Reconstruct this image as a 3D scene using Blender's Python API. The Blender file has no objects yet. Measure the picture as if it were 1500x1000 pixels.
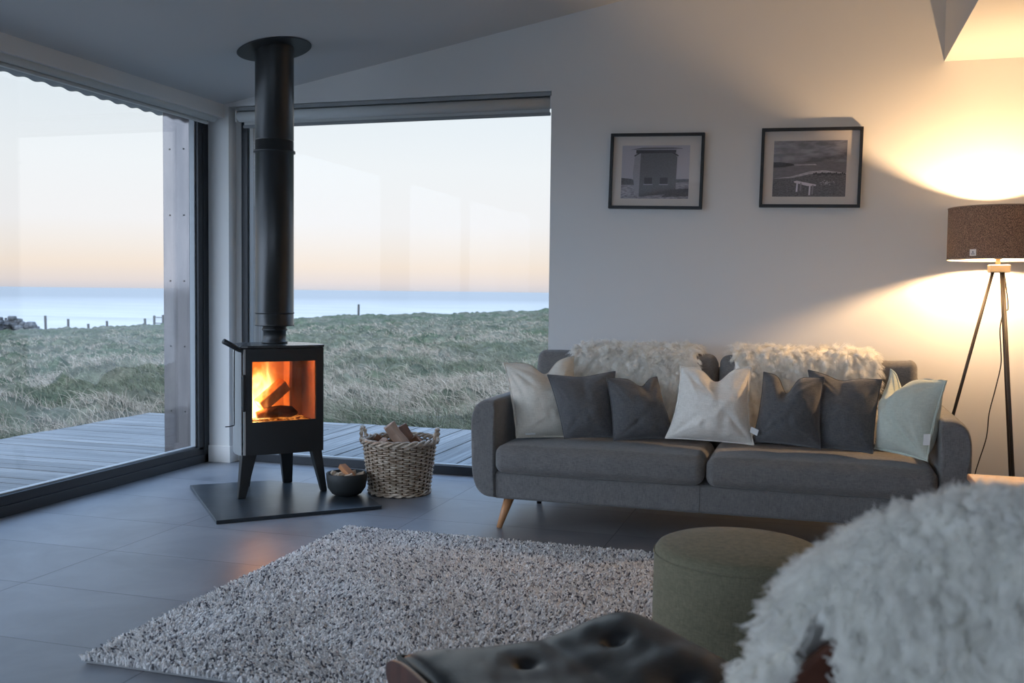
import bpy, bmesh, math, random
import numpy as np
from mathutils import Vector, Matrix, Euler
random.seed(7); rng = np.random.default_rng(7)
S = bpy.context.scene; COL = S.collection
R = math.radians
# ------------------------------------------------------------------ camera
F = 1458.0; EYE = 1.2
yaw = R(16.82); pit = math.atan(72.5 / F); rol = 0.0112
fw0 = np.array([-math.sin(yaw), math.cos(yaw), 0]); rt0 = np.array([math.cos(yaw), math.sin(yaw), 0]); up0 = np.array([0, 0, 1.])
fw = fw0 * math.cos(pit) - up0 * math.sin(pit); u_ = up0 * math.cos(pit) + fw0 * math.sin(pit)
RT = rt0 * math.cos(rol) + u_ * math.sin(rol); UP = u_ * math.cos(rol) - rt0 * math.sin(rol)
CAM = np.array([0, 0, EYE])
def on_y(x, y, Y):            # the point of the room at depth Y that shows at a measured spot of the photo
    d = fw + RT * (x - 750) / F - UP * (y - 500) / F
    return CAM + d * Y / d[1]
cd = bpy.data.cameras.new('camera'); cam = bpy.data.objects.new('camera', cd); COL.objects.link(cam)
M3 = Matrix(((RT[0], UP[0], -fw[0]), (RT[1], UP[1], -fw[1]), (RT[2], UP[2], -fw[2])))
cam.matrix_world = Matrix.Translation(CAM.tolist()) @ M3.to_4x4()
cd.sensor_width = 36; cd.lens = F / 1500 * 36; cd.clip_end = 60000; cd.clip_start = .05
cd.dof.use_dof = True; cd.dof.focus_distance = 5.8; cd.dof.aperture_fstop = 4.5
S.camera = cam
S.view_settings.view_transform = 'Standard'; S.view_settings.look = 'None'
S.view_settings.gamma = 1; S.view_settings.use_curve_mapping = False
S.view_settings.exposure = 0.0
cy = S.cycles
cy.use_denoising = True; cy.max_bounces = 14; cy.diffuse_bounces = 12; cy.glossy_bounces = 4
cy.transparent_max_bounces = 24; cy.sample_clamp_indirect = 6; cy.caustics_reflective = False; cy.caustics_refractive = False
try: S.cycles_curves.shape = 'RIBBONS'
except Exception: pass

# ------------------------------------------------------------------ materials
def srgb(r, g, b):
    f = lambda c: (c / 255 / 12.92) if c / 255 <= .04045 else ((c / 255 + .055) / 1.055) ** 2.4
    return (f(r), f(g), f(b), 1)
class NT:
    def __init__(s, name):
        s.m = bpy.data.materials.new(name); s.m.use_nodes = True; s.t = s.m.node_tree; s.t.nodes.clear()
        s.out = s.n('ShaderNodeOutputMaterial')
    def n(s, typ, **kw):
        nd = s.t.nodes.new(typ)
        for k, v in kw.items():
            if k.startswith('_'): nd.inputs[int(k[1:])].default_value = v
            else: setattr(nd, k, v)
        return nd
    def l(s, a, b): s.t.links.new(a, b)
def math_n(N, op, a, b=None, clamp=False):
    nd = N.n('ShaderNodeMath', operation=op); nd.use_clamp = clamp
    for i, v in enumerate((a, b)):
        if v is None: continue
        if hasattr(v, 'links') or hasattr(v, 'is_linked'): N.l(v, nd.inputs[i])
        else: nd.inputs[i].default_value = v
    return nd.outputs[0]
def mat(name, col, rough=.6, col2=None, scale=8, stretch=(1, 1, 1), contrast=(.35, .65), bump=0, bscale=60, bstretch=None,
        metal=0, spec=.5, sheen=0, detail=4, subsurf=0, bdist=.01, distort=0, attr=None):
    N = NT(name); b = N.n('ShaderNodeBsdfPrincipled'); N.l(b.outputs[0], N.out.inputs[0])
    b.inputs['Base Color'].default_value = col; b.inputs['Roughness'].default_value = rough
    b.inputs['Metallic'].default_value = metal; b.inputs['Specular IOR Level'].default_value = spec
    if sheen: b.inputs['Sheen Weight'].default_value = sheen; b.inputs['Sheen Roughness'].default_value = .5
    tc = N.n('ShaderNodeTexCoord')
    if col2 is not None:
        mp = N.n('ShaderNodeMapping'); mp.inputs['Scale'].default_value = stretch; N.l(tc.outputs['Object'], mp.inputs[0])
        no = N.n('ShaderNodeTexNoise'); no.inputs['Scale'].default_value = scale; no.inputs['Detail'].default_value = detail
        no.inputs['Distortion'].default_value = distort
        N.l(mp.outputs[0], no.inputs[0])
        rp = N.n('ShaderNodeValToRGB'); rp.color_ramp.elements[0].position = contrast[0]; rp.color_ramp.elements[1].position = contrast[1]
        rp.color_ramp.elements[0].color = col; rp.color_ramp.elements[1].color = col2
        N.l(no.outputs[0], rp.inputs[0]); N.l(rp.outputs[0], b.inputs['Base Color'])
    if attr:
        at = N.n('ShaderNodeAttribute'); at.attribute_name = attr; N.l(at.outputs['Color'], b.inputs['Base Color'])
    if bump:
        mp = N.n('ShaderNodeMapping'); mp.inputs['Scale'].default_value = bstretch or (1, 1, 1); N.l(tc.outputs['Object'], mp.inputs[0])
        no = N.n('ShaderNodeTexNoise'); no.inputs['Scale'].default_value = bscale; no.inputs['Detail'].default_value = 3
        N.l(mp.outputs[0], no.inputs[0])
        bp = N.n('ShaderNodeBump'); bp.inputs['Strength'].default_value = bump; bp.inputs['Distance'].default_value = bdist
        N.l(no.outputs[0], bp.inputs['Height']); N.l(bp.outputs[0], b.inputs['Normal'])
    return N.m
def grey(v, w=0): return (v * (1 + w), v, v * (1 - w), 1)

WALL = mat('painted_plaster', srgb(222, 221, 218), .85, bump=.05, bscale=150, bdist=.002)
CEIL = mat('ceiling_paint', srgb(206, 206, 204), .9)
TRIMW = mat('white_gloss_trim', srgb(226, 224, 220), .45)
FRAME = mat('anthracite_frame', srgb(34, 39, 45), .45)
BLIND = mat('blind_fabric', srgb(206, 207, 204), .85, bump=.1, bscale=400, bdist=.001)
BLINDD = mat('blind_bar', srgb(150, 152, 152), .6)
SEAL = mat('glazing_bead', srgb(150, 155, 158), .4)
CLAD = mat('weathered_timber', srgb(128, 122, 116), .75, srgb(165, 160, 152), 3, (1, 14, .6), bump=.2, bscale=40, bstretch=(1, 4, .3))
CLADG = mat('glossy_weathered_cladding', srgb(92, 88, 88), .06, srgb(112, 106, 104), 3, (3, 3, .6), metal=.5, spec=.8)
ROOFM = mat('corrugated_sheet', srgb(120, 124, 126), .5)
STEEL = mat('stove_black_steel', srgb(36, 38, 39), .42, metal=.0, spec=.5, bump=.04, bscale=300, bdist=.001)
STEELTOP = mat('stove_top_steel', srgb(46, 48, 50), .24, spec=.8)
STEELSIDE = mat('stove_side_window_lit', srgb(140, 142, 142), .36, spec=.6)  # black stove's sides coloured pale: window light put into the base colour
FLUE = mat('flue_steel', srgb(24, 26, 26), .34, spec=.6, bump=.02, bscale=200, bdist=.001)
SILVER = mat('lit_edge_steel', srgb(190, 192, 192), .3, metal=.6)  # pale metal for the painted highlight along the stove door edge
SLATE = mat('hearth_slate', srgb(38, 43, 47), .32, srgb(62, 68, 73), 4, contrast=(.35, .8), bump=.25, bscale=14, bdist=.003, spec=.6)
BRICK = mat('firebrick', srgb(206, 156, 108), .9, srgb(176, 126, 84), 6, bump=.3, bscale=30)
BARK = mat('bark', srgb(150, 104, 74), .9, srgb(78, 56, 42), 18, (1, 1, .3), bump=.8, bscale=40)
LOG = mat('split_wood', srgb(196, 168, 148), .8, srgb(160, 132, 114), 10, (1, 1, .12), bump=.4, bscale=50, bstretch=(1, 1, .1))
LOGEND = mat('dark_split_wood', srgb(138, 108, 94), .85, srgb(100, 76, 66), 9, (1, 1, .15), bump=.4, bscale=50, bstretch=(1, 1, .1))
KIND = mat('kindling_wood', srgb(202, 140, 92), .75, srgb(172, 112, 72), 12, (1, 1, .1), bump=.3, bscale=60, bstretch=(1, 1, .1))
CHIP = mat('pale_chip_wood', srgb(206, 190, 168), .8, srgb(168, 142, 116), 30, bump=.3, bscale=60)
BOWL = mat('black_bowl', srgb(38, 41, 41), .6, bump=.05, bscale=150)
WICK = mat('wicker', srgb(214, 198, 178), .55, srgb(160, 138, 116), 26, contrast=(.38, .62), bump=.2, bscale=200, bdist=.001)
WICKIN = mat('wicker_shade', srgb(128, 104, 78), .8, srgb(70, 52, 38), 30)
LEGW = mat('oak_leg', srgb(206, 150, 104), .45, srgb(184, 128, 84), 14, (1, 1, .15))
BLACKLEG = mat('dark_leg', srgb(40, 36, 34), .5)
def weave(name, a, b, rough=.9, sc=170, bump=.35, sheen=.25, mottle=24):
    N = NT(name); p = N.n('ShaderNodeBsdfPrincipled'); N.l(p.outputs[0], N.out.inputs[0]); p.inputs['Roughness'].default_value = rough
    p.inputs['Specular IOR Level'].default_value = .2; p.inputs['Sheen Weight'].default_value = sheen
    tc = N.n('ShaderNodeTexCoord')
    outs = []
    for st in ((1, 1, .12), (.12, .12, 1)):
        mp = N.n('ShaderNodeMapping'); mp.inputs['Scale'].default_value = st; N.l(tc.outputs['Object'], mp.inputs[0])
        no = N.n('ShaderNodeTexNoise'); no.inputs['Scale'].default_value = sc; no.inputs['Detail'].default_value = 2; N.l(mp.outputs[0], no.inputs[0]); outs.append(no.outputs[0])
    n3 = N.n('ShaderNodeTexNoise'); n3.inputs['Scale'].default_value = mottle; n3.inputs['Detail'].default_value = 3; N.l(tc.outputs['Object'], n3.inputs[0])
    s = math_n(N, 'ADD', outs[0], outs[1]); s2 = math_n(N, 'MULTIPLY', s, .42); s3 = math_n(N, 'MULTIPLY', n3.outputs[0], .16); s4 = math_n(N, 'ADD', s2, s3)
    rp = N.n('ShaderNodeValToRGB'); rp.color_ramp.elements[0].position = .38; rp.color_ramp.elements[1].position = .62
    rp.color_ramp.elements[0].color = a; rp.color_ramp.elements[1].color = b; N.l(s4, rp.inputs[0]); N.l(rp.outputs[0], p.inputs['Base Color'])
    bp = N.n('ShaderNodeBump'); bp.inputs['Strength'].default_value = bump; bp.inputs['Distance'].default_value = .002
    N.l(s, bp.inputs['Height']); N.l(bp.outputs[0], p.inputs['Normal'])
    return N.m
SOFA = weave('grey_upholstery', srgb(98, 97, 96), srgb(126, 123, 120), sc=420)
DARKC = weave('charcoal_cushion_cloth', srgb(78, 79, 82), srgb(104, 102, 101), sc=420)
LINEN = weave('cream_linen', srgb(210, 203, 188), srgb(228, 221, 207), sc=300, bump=.3)
LINENW = weave('white_linen', srgb(226, 220, 208), srgb(244, 238, 228), sc=260, bump=.45)
SAGE = weave('sage_linen', srgb(192, 199, 186), srgb(208, 214, 200), sc=300, bump=.25)
POUF = weave('olive_felt', srgb(108, 105, 86), srgb(134, 128, 106), sc=420, bump=.15, sheen=.1)
TAG = mat('white_tag', srgb(236, 236, 232), .7)
LEATHER = mat('black_leather', srgb(19, 21, 24), .34, bump=.12, bscale=120, bdist=.003, spec=.6)
WALNUT = mat('walnut_veneer', srgb(98, 58, 42), .35, srgb(66, 38, 28), 6, (1, 8, 1))
WALNUTE = mat('veneer_edge', srgb(150, 118, 92), .35)
ALU = mat('polished_metal', srgb(180, 182, 186), .2, metal=1)
TABLEW = mat('pale_wood', srgb(200, 150, 112), .5, srgb(182, 130, 92), 5, (1, 8, 1))
FUR = mat('ivory_fleece', srgb(240, 230, 214), .75, spec=.15, attr='tint')
FURW = mat('white_fleece', srgb(240, 238, 232), .8, spec=.15, attr='tint')
PELT = mat('fleece_base', srgb(250, 246, 238), .95)
BLACKF = mat('black_picture_frame', srgb(22, 22, 23), .45)
MATB = mat('mat_board', srgb(224, 214, 204), .9)
LEGM = mat('lamp_leg_metal', srgb(58, 50, 44), .4)
HUB = mat('lamp_hub_wood', srgb(196, 178, 150), .5)
CORD = mat('black_flex', srgb(24, 22, 20), .6)
RUGM = mat('rug_backing', srgb(150, 150, 150), .95)
YARN = mat('rug_yarn', srgb(200, 200, 200), .95, spec=.05, attr='tint')
GRASSM = mat('grass_blades', srgb(120, 130, 100), .8, spec=.1, attr='tint')
STONE = mat('field_stone', srgb(92, 92, 92), .9, srgb(58, 58, 60), 1.5)
POSTM = mat('fence_wood', srgb(66, 64, 62), .9)

def glass_mat(name, f0=.045, tint=1.0, rough=0):
    N = NT(name); g = N.n('ShaderNodeNewGeometry')
    vm = N.n('ShaderNodeVectorMath', operation='DOT_PRODUCT'); N.l(g.outputs['Incoming'], vm.inputs[0]); N.l(g.outputs['Normal'], vm.inputs[1])
    a = math_n(N, 'ABSOLUTE', vm.outputs['Value']); i = math_n(N, 'SUBTRACT', 1.0, a); p = math_n(N, 'POWER', i, 5.0)
    q = math_n(N, 'MULTIPLY', p, 1 - f0); f = math_n(N, 'ADD', q, f0, True)
    t = N.n('ShaderNodeBsdfTransparent'); t.inputs[0].default_value = (tint, tint, tint, 1)
    gl = N.n('ShaderNodeBsdfGlossy'); gl.inputs['Roughness'].default_value = rough; gl.inputs['Color'].default_value = (1, 1, 1, 1)
    m = N.n('ShaderNodeMixShader'); N.l(f, m.inputs[0]); N.l(t.outputs[0], m.inputs[1]); N.l(gl.outputs[0], m.inputs[2]); N.l(m.outputs[0], N.out.inputs[0])
    return N.m
GLASS = glass_mat('window_glass', .035, .99)
GLASS2 = glass_mat('clear_window_glass', .006, .99)
PGLASS = glass_mat('picture_glass', .03, 1)
SGLASS = glass_mat('stove_glass', .04, .95)

def fibre(name, trans=.35):
    N = NT(name); at = N.n('ShaderNodeAttribute'); at.attribute_name = 'tint'
    d = N.n('ShaderNodeBsdfDiffuse'); t = N.n('ShaderNodeBsdfTranslucent'); N.l(at.outputs['Color'], d.inputs[0]); N.l(at.outputs['Color'], t.inputs[0])
    m = N.n('ShaderNodeMixShader'); m.inputs[0].default_value = trans; N.l(d.outputs[0], m.inputs[1]); N.l(t.outputs[0], m.inputs[2]); N.l(m.outputs[0], N.out.inputs[0])
    return N.m
FUR = fibre('ivory_fleece', .42); FURW = fibre('white_fleece', .42); YARN = fibre('rug_yarn', .2)
def floor_mat():
    N = NT('grey_stone_tiles'); b = N.n('ShaderNodeBsdfPrincipled'); N.l(b.outputs[0], N.out.inputs[0])
    tc = N.n('ShaderNodeTexCoord'); sx = N.n('ShaderNodeSeparateXYZ'); N.l(tc.outputs['Object'], sx.inputs[0])
    def joint(o, off, per):
        a = math_n(N, 'ADD', o, off + 100 * per); d = math_n(N, 'DIVIDE', a, per); fr = math_n(N, 'FRACT', d)
        c = math_n(N, 'SUBTRACT', fr, .5); ab = math_n(N, 'ABSOLUTE', c); e = math_n(N, 'SUBTRACT', .5, ab); m = math_n(N, 'MULTIPLY', e, per)
        return m, math_n(N, 'FLOOR', d)
    jx, ix = joint(sx.outputs[0], 3.04, 1.06); jy, iy = joint(sx.outputs[1], -3.245, .53)
    mn = math_n(N, 'MINIMUM', jx, jy)
    mr = N.n('ShaderNodeMapRange'); mr.inputs['From Min'].default_value = .001; mr.inputs['From Max'].default_value = .003; N.l(mn, mr.inputs[0])
    wn = N.n('ShaderNodeTexWhiteNoise', noise_dimensions='2D'); cb = N.n('ShaderNodeCombineXYZ'); N.l(ix, cb.inputs[0]); N.l(iy, cb.inputs[1]); N.l(cb.outputs[0], wn.inputs[0])
    no = N.n('ShaderNodeTexNoise'); no.inputs['Scale'].default_value = 2.2; no.inputs['Detail'].default_value = 7; no.inputs['Roughness'].default_value = .6; no.inputs['Distortion'].default_value = .6
    va = N.n('ShaderNodeVectorMath', operation='ADD'); N.l(tc.outputs['Object'], va.inputs[0]); vs = N.n('ShaderNodeVectorMath', operation='SCALE'); N.l(wn.outputs['Color'], vs.inputs[0]); vs.inputs['Scale'].default_value = 9
    N.l(vs.outputs[0], va.inputs[1]); N.l(va.outputs[0], no.inputs[0])
    rp = N.n('ShaderNodeValToRGB'); rp.color_ramp.elements[0].position = .3; rp.color_ramp.elements[1].position = .72
    rp.color_ramp.elements[0].color = srgb(104, 105, 109); rp.color_ramp.elements[1].color = srgb(138, 138, 141); N.l(no.outputs[0], rp.inputs[0])
    mx = N.n('ShaderNodeMix', data_type='RGBA'); N.l(mr.outputs[0], mx.inputs[0]); mx.inputs[6].default_value = srgb(66, 66, 68); N.l(rp.outputs[0], mx.inputs[7])
    N.l(mx.outputs[2], b.inputs['Base Color'])
    r2 = N.n('ShaderNodeMapRange'); r2.inputs['To Min'].default_value = .34; r2.inputs['To Max'].default_value = .5; N.l(no.outputs[0], r2.inputs[0]); N.l(r2.outputs[0], b.inputs['Roughness'])
    bp = N.n('ShaderNodeBump'); bp.inputs['Strength'].default_value = .5; bp.inputs['Distance'].default_value = .0015
    hs = math_n(N, 'MULTIPLY', no.outputs[0], .6); ha = math_n(N, 'ADD', hs, mr.outputs[0]); N.l(ha, bp.inputs['Height']); N.l(bp.outputs[0], b.inputs['Normal'])
    b.inputs['Specular IOR Level'].default_value = .55
    return N.m
FLOORM = floor_mat()

def deck_mat(name, axis):
    N = NT(name); b = N.n('ShaderNodeBsdfPrincipled'); N.l(b.outputs[0], N.out.inputs[0]); b.inputs['Roughness'].default_value = .6
    tc = N.n('ShaderNodeTexCoord'); mp = N.n('ShaderNodeMapping'); mp.inputs['Scale'].default_value = (.5, 26, 1) if axis == 'x' else (26, .5, 1)
    N.l(tc.outputs['Object'], mp.inputs[0]); no = N.n('ShaderNodeTexNoise'); no.inputs['Scale'].default_value = 2.5; no.inputs['Detail'].default_value = 6; N.l(mp.outputs[0], no.inputs[0])
    at = N.n('ShaderNodeAttribute'); at.attribute_name = 'tint'
    rp = N.n('ShaderNodeValToRGB'); rp.color_ramp.elements[0].position = .3; rp.color_ramp.elements[1].position = .7
    rp.color_ramp.elements[0].color = srgb(62, 61, 60); rp.color_ramp.elements[1].color = srgb(120, 118, 115); N.l(no.outputs[0], rp.inputs[0])
    mx = N.n('ShaderNodeMix', data_type='RGBA', blend_type='MULTIPLY'); mx.inputs[0].default_value = 1; N.l(rp.outputs[0], mx.inputs[6]); N.l(at.outputs['Color'], mx.inputs[7])
    N.l(mx.outputs[2], b.inputs['Base Color'])
    return N.m

# ------------------------------------------------------------------ object helpers
def tag(o, label, cat, group=None, kind=None):
    if label: o['label'] = label
    if cat: o['category'] = cat
    if group: o['group'] = group
    if kind: o['kind'] = kind
    return o
def thing(name, loc, label, cat, group=None, rz=0.0, kind=None):
    o = bpy.data.objects.new(name, None); COL.objects.link(o); o.location = loc; o.rotation_euler = (0, 0, rz); o.empty_display_size = .1
    return tag(o, label, cat, group, kind)
def link(name, me, parent=None, world=True):
    o = bpy.data.objects.new(name, me); COL.objects.link(o)
    if parent is not None:
        o.parent = parent
        if world:
            bpy.context.view_layer.update()
            o.matrix_parent_inverse = parent.matrix_world.inverted()
    return o
def mesh(name, V, Fc, m, parent=None, smooth=False, world=True, mats=None, fm=None, bevel=0, bseg=2, sub=0, solid=0, auto=None):
    me = bpy.data.meshes.new(name)
    me.from_pydata([tuple(map(float, v)) for v in V], [], [tuple(int(i) for i in f) for f in Fc]); me.update()
    for mm in (mats or [m]): me.materials.append(mm)
    if fm is not None:
        me.polygons.foreach_set('material_index', fm)
    if smooth: me.polygons.foreach_set('use_smooth', [True] * len(me.polygons))
    o = link(name, me, parent, world)
    if solid:
        md = o.modifiers.new('solid', 'SOLIDIFY'); md.thickness = solid; md.offset = -1
    if bevel:
        md = o.modifiers.new('bevel', 'BEVEL'); md.width = bevel; md.segments = bseg; md.limit_method = 'ANGLE'; md.angle_limit = R(35)
    if sub:
        md = o.modifiers.new('sub', 'SUBSURF'); md.levels = sub; md.render_levels = sub
    return o
class G:                     # a collector of shapes that become one mesh
    def __init__(s): s.V = []; s.F = []; s.M = []
    def add(s, V, Fc, mi=0):
        k = len(s.V); s.V += [tuple(map(float, v)) for v in V]; s.F += [tuple(int(i) + k for i in f) for f in Fc]; s.M += [mi] * len(Fc); return s
    def box(s, x0, x1, y0, y1, z0, z1, mi=0):
        V = [(x, y, z) for x in (x0, x1) for y in (y0, y1) for z in (z0, z1)]
        return s.add(V, [(0, 1, 3, 2), (4, 6, 7, 5), (0, 4, 5, 1), (2, 3, 7, 6), (0, 2, 6, 4), (1, 5, 7, 3)], mi)
    def prism(s, pts, axis, a, b, mi=0):   # polygon pts (2D) extruded along axis
        n = len(pts)
        def mk(p, c):
            return {'x': (c, p[0], p[1]), 'y': (p[0], c, p[1]), 'z': (p[0], p[1], c)}[axis]
        V = [mk(p, a) for p in pts] + [mk(p, b) for p in pts]
        Fc = [tuple(range(n)), tuple(range(2 * n - 1, n - 1, -1))] + [(i, i + n, (i + 1) % n + n, (i + 1) % n) for i in range(n)]
        return s.add(V, Fc, mi)
    def tube(s, P, r, n=8, mi=0, closed=False, cap=True):
        P = [np.array(p, float) for p in P]; m = len(P); rr = r if hasattr(r, '__len__') else [r] * m
        V = []; up = np.array([0, 0, 1.])
        pa = None
        for i, p in enumerate(P):
            if closed: d = P[(i + 1) % m] - P[i - 1]
            else: d = P[min(i + 1, m - 1)] - P[max(i - 1, 0)]
            d = d / (np.linalg.norm(d) + 1e-12)
            if pa is None:
                a = np.cross(d, up)
                if np.linalg.norm(a) < .05: a = np.cross(d, [1, 0, 0])
            else: a = pa - d * (pa @ d)
            a = a / np.linalg.norm(a); pa = a; b = np.cross(d, a)
            for k in range(n):
                t = 2 * math.pi * k / n; V.append(p + rr[i] * (math.cos(t) * a + math.sin(t) * b))
        Fc = []
        for i in range(m if closed else m - 1):
            j = (i + 1) % m
            for k in range(n): Fc.append((i * n + k, i * n + (k + 1) % n, j * n + (k + 1) % n, j * n + k))
        if cap and not closed: Fc += [tuple(range(n))[::-1], tuple(range((m - 1) * n, m * n))]
        return s.add(V, Fc, mi)
    def lathe(s, prof, c=(0, 0), n=48, mi=0, closed=False):  # prof list (r,z)
        V = []; m = len(prof)
        for r, z in prof:
            for k in range(n):
                t = 2 * math.pi * k / n; V.append((c[0] + r * math.cos(t), c[1] + r * math.sin(t), z))
        Fc = []
        for i in range(m if closed else m - 1):
            j = (i + 1) % m
            for k in range(n): Fc.append((i * n + k, i * n + (k + 1) % n, j * n + (k + 1) % n, j * n + k))
        return s.add(V, Fc, mi)
    def obj(s, name, m, parent=None, **kw):
        mats = m if isinstance(m, list) else [m]
        return mesh(name, s.V, s.F, None, parent, mats=mats, fm=s.M if len(mats) > 1 else None, **kw)
def struct(o): o['kind'] = 'structure'; return o

def rbox(c, h, r, n=10, puff=(0, 0, 0), k=4, wob=0, seed=0):
    """rounded box surface; puff = extra bulge on x, y, z faces"""
    h = np.array(h, float); r = min(r, *(h * .999))
    ax = []
    for a in range(3):
        inner = h[a] - r
        mid = np.linspace(-inner, inner, n + 1)
        ang = np.tan(np.linspace(0, math.pi / 4, k + 1))[1:] * r
        ax.append(np.concatenate([-(inner + ang[::-1]), mid, inner + ang]))
    V = {}; L = []; Fc = []
    def vid(i, j, l):
        key = (i, j, l)
        if key not in V:
            V[key] = len(L); L.append([ax[0][i], ax[1][j], ax[2][l]])
        return V[key]
    m = [len(a) - 1 for a in ax]
    for i in range(m[0]):
        for j in range(m[1]):
            Fc.append((vid(i, j, 0), vid(i, j + 1, 0), vid(i + 1, j + 1, 0), vid(i + 1, j, 0)))
            Fc.append((vid(i, j, m[2]), vid(i + 1, j, m[2]), vid(i + 1, j + 1, m[2]), vid(i, j + 1, m[2])))
    for i in range(m[0]):
        for l in range(m[2]):
            Fc.append((vid(i, 0, l), vid(i + 1, 0, l), vid(i + 1, 0, l + 1), vid(i, 0, l + 1)))
            Fc.append((vid(i, m[1], l), vid(i, m[1], l + 1), vid(i + 1, m[1], l + 1), vid(i + 1, m[1], l)))
    for j in range(m[1]):
        for l in range(m[2]):
            Fc.append((vid(0, j, l), vid(0, j, l + 1), vid(0, j + 1, l + 1), vid(0, j + 1, l)))
            Fc.append((vid(m[0], j, l), vid(m[0], j + 1, l), vid(m[0], j + 1, l + 1), vid(m[0], j, l + 1)))
    P = np.array(L); inn = np.clip(P, -(h - r), h - r); d = P - inn; d /= np.linalg.norm(d, axis=1)[:, None] + 1e-12
    P = inn + r * d; q = P / h
    w = 1 - q ** 2
    for a in range(3):
        o1, o2 = [b for b in range(3) if b != a]
        P[:, a] += puff[a] * np.sign(q[:, a]) * np.abs(q[:, a]) ** 2 * np.clip(w[:, o1], 0, 1) ** .6 * np.clip(w[:, o2], 0, 1) ** .6
    if wob:
        P += wob * np.stack([vnoise3(P * 6 + seed + 11 * a) - .5 for a in range(3)], 1)
    return P + np.array(c), Fc

# value noise in numpy
def _h(ix, iy, iz=0):
    n = (ix * 374761393 + iy * 668265263 + iz * 2147483647 * 3 + 1013904223) & 0xffffffff
    n = ((n ^ (n >> 13)) * 1274126177) & 0xffffffff
    return ((n ^ (n >> 16)) & 0xffff) / 65535.0
def vnoise2(x, y):
    ix = np.floor(x).astype(np.int64); iy = np.floor(y).astype(np.int64); fx = x - ix; fy = y - iy
    fx = fx * fx * (3 - 2 * fx); fy = fy * fy * (3 - 2 * fy)
    a = _h(ix, iy); b = _h(ix + 1, iy); c = _h(ix, iy + 1); d = _h(ix + 1, iy + 1)
    return (a * (1 - fx) + b * fx) * (1 - fy) + (c * (1 - fx) + d * fx) * fy
def vnoise3(P):
    P = np.asarray(P, float); i = np.floor(P).astype(np.int64); f = P - i; f = f * f * (3 - 2 * f); r = 0
    for a in (0, 1):
        for b in (0, 1):
            for c in (0, 1):
                w = (f[:, 0] if a else 1 - f[:, 0]) * (f[:, 1] if b else 1 - f[:, 1]) * (f[:, 2] if c else 1 - f[:, 2])
                r = r + w * _h(i[:, 0] + a, i[:, 1] + b, i[:, 2] + c)
    return r
def curves(name, P, rad, tint, m, parent=None):
    """P (N,K,3) strands, rad (N,K), tint (N,3)"""
    N_, K, _ = P.shape
    hc = bpy.data.hair_curves.new(name); hc.add_curves([K] * N_)
    hc.attributes['position'].data.foreach_set('vector', P.reshape(-1).astype(np.float32))
    at = hc.attributes.get('radius') or hc.attributes.new('radius', 'FLOAT', 'POINT')
    at.data.foreach_set('value', rad.reshape(-1).astype(np.float32))
    tn = hc.attributes.new('tint', 'FLOAT_COLOR', 'CURVE')
    c4 = np.concatenate([tint, np.ones((N_, 1))], 1); tn.data.foreach_set('color', c4.reshape(-1).astype(np.float32))
    hc.materials.append(m)
    return link(name, hc, parent)
lin = lambda r, g, b: np.array(srgb(r, g, b)[:3])

# ------------------------------------------------------------------ the room
XL, YB = -4.0, 5.98
XR, YF = 4.6, -3.4
def zc(x): return 2.463 + .1823 * (x + 3.81)
XBOX = .653; ZLOW = 2.49
g = G(); g.box(-4.3, XR + .25, YF - .25, 6.15, -.12, 0); struct(g.obj('floor', FLOORM))
# ceiling: slope, vertical face, low flat part
def slab(x0, x1):
    return [(x0, zc(x0)), (x1, zc(x1)), (x1, zc(x1) + .14), (x0, zc(x0) + .14)]
g = G(); g.prism(slab(-4.02, XBOX + .10), 'y', YF - .25, YB + .37)
g.box(XBOX, XBOX + .1, YF - .25, YB, ZLOW, zc(XBOX) - .002); g.box(XBOX + .1, XR + .25, YF - .25, YB, ZLOW, ZLOW + .1)
struct(g.obj('ceiling', CEIL))
# back wall: inner skin and outer skin round the opening
g = G()
for (xa, xb, zt, y0, y1) in ((-3.84, -1.572, 2.436, YB, 6.072), (-3.80, -1.535, 2.42, 6.072, 6.33)):
    x_out = -4.3
    g.prism([(x_out, 0), (xa, 0), (xa, zc(xa)), (x_out, zc(x_out))], 'y', y0, y1)
    g.prism([(xa, zt), (xb, zt), (xb, zc(xb)), (xa, zc(xa))], 'y', y0, y1)
    g.prism([(xb, 0), (XR + .25, 0), (XR + .25, 3.4), (XBOX + .12, zc(XBOX + .12)), (xb, zc(xb))], 'y', y0, y1)
struct(g.obj('wall_back', WALL))
# left wall: beside and above the long window
YW0 = -2.9
g = G(); g.box(-4.3, -4.0, YF - .25, YW0, 0, 2.42); g.box(-4.3, -4.0, YW0, 5.986, 2.415, 2.42); g.box(-4.3, -4.0, YF - .25, YB, 2.42, 2.56)
struct(g.obj('wall_left', WALL))
g = G(); g.box(-4.0, -3.872, YF - .25, YB, 2.36, 2.458); struct(g.obj('trim_1', TRIMW, bevel=.003))
g = G(); g.box(XR, XR + .25, YF - .25, YB, 0, 2.6); struct(g.obj('wall_right', WALL))
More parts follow.
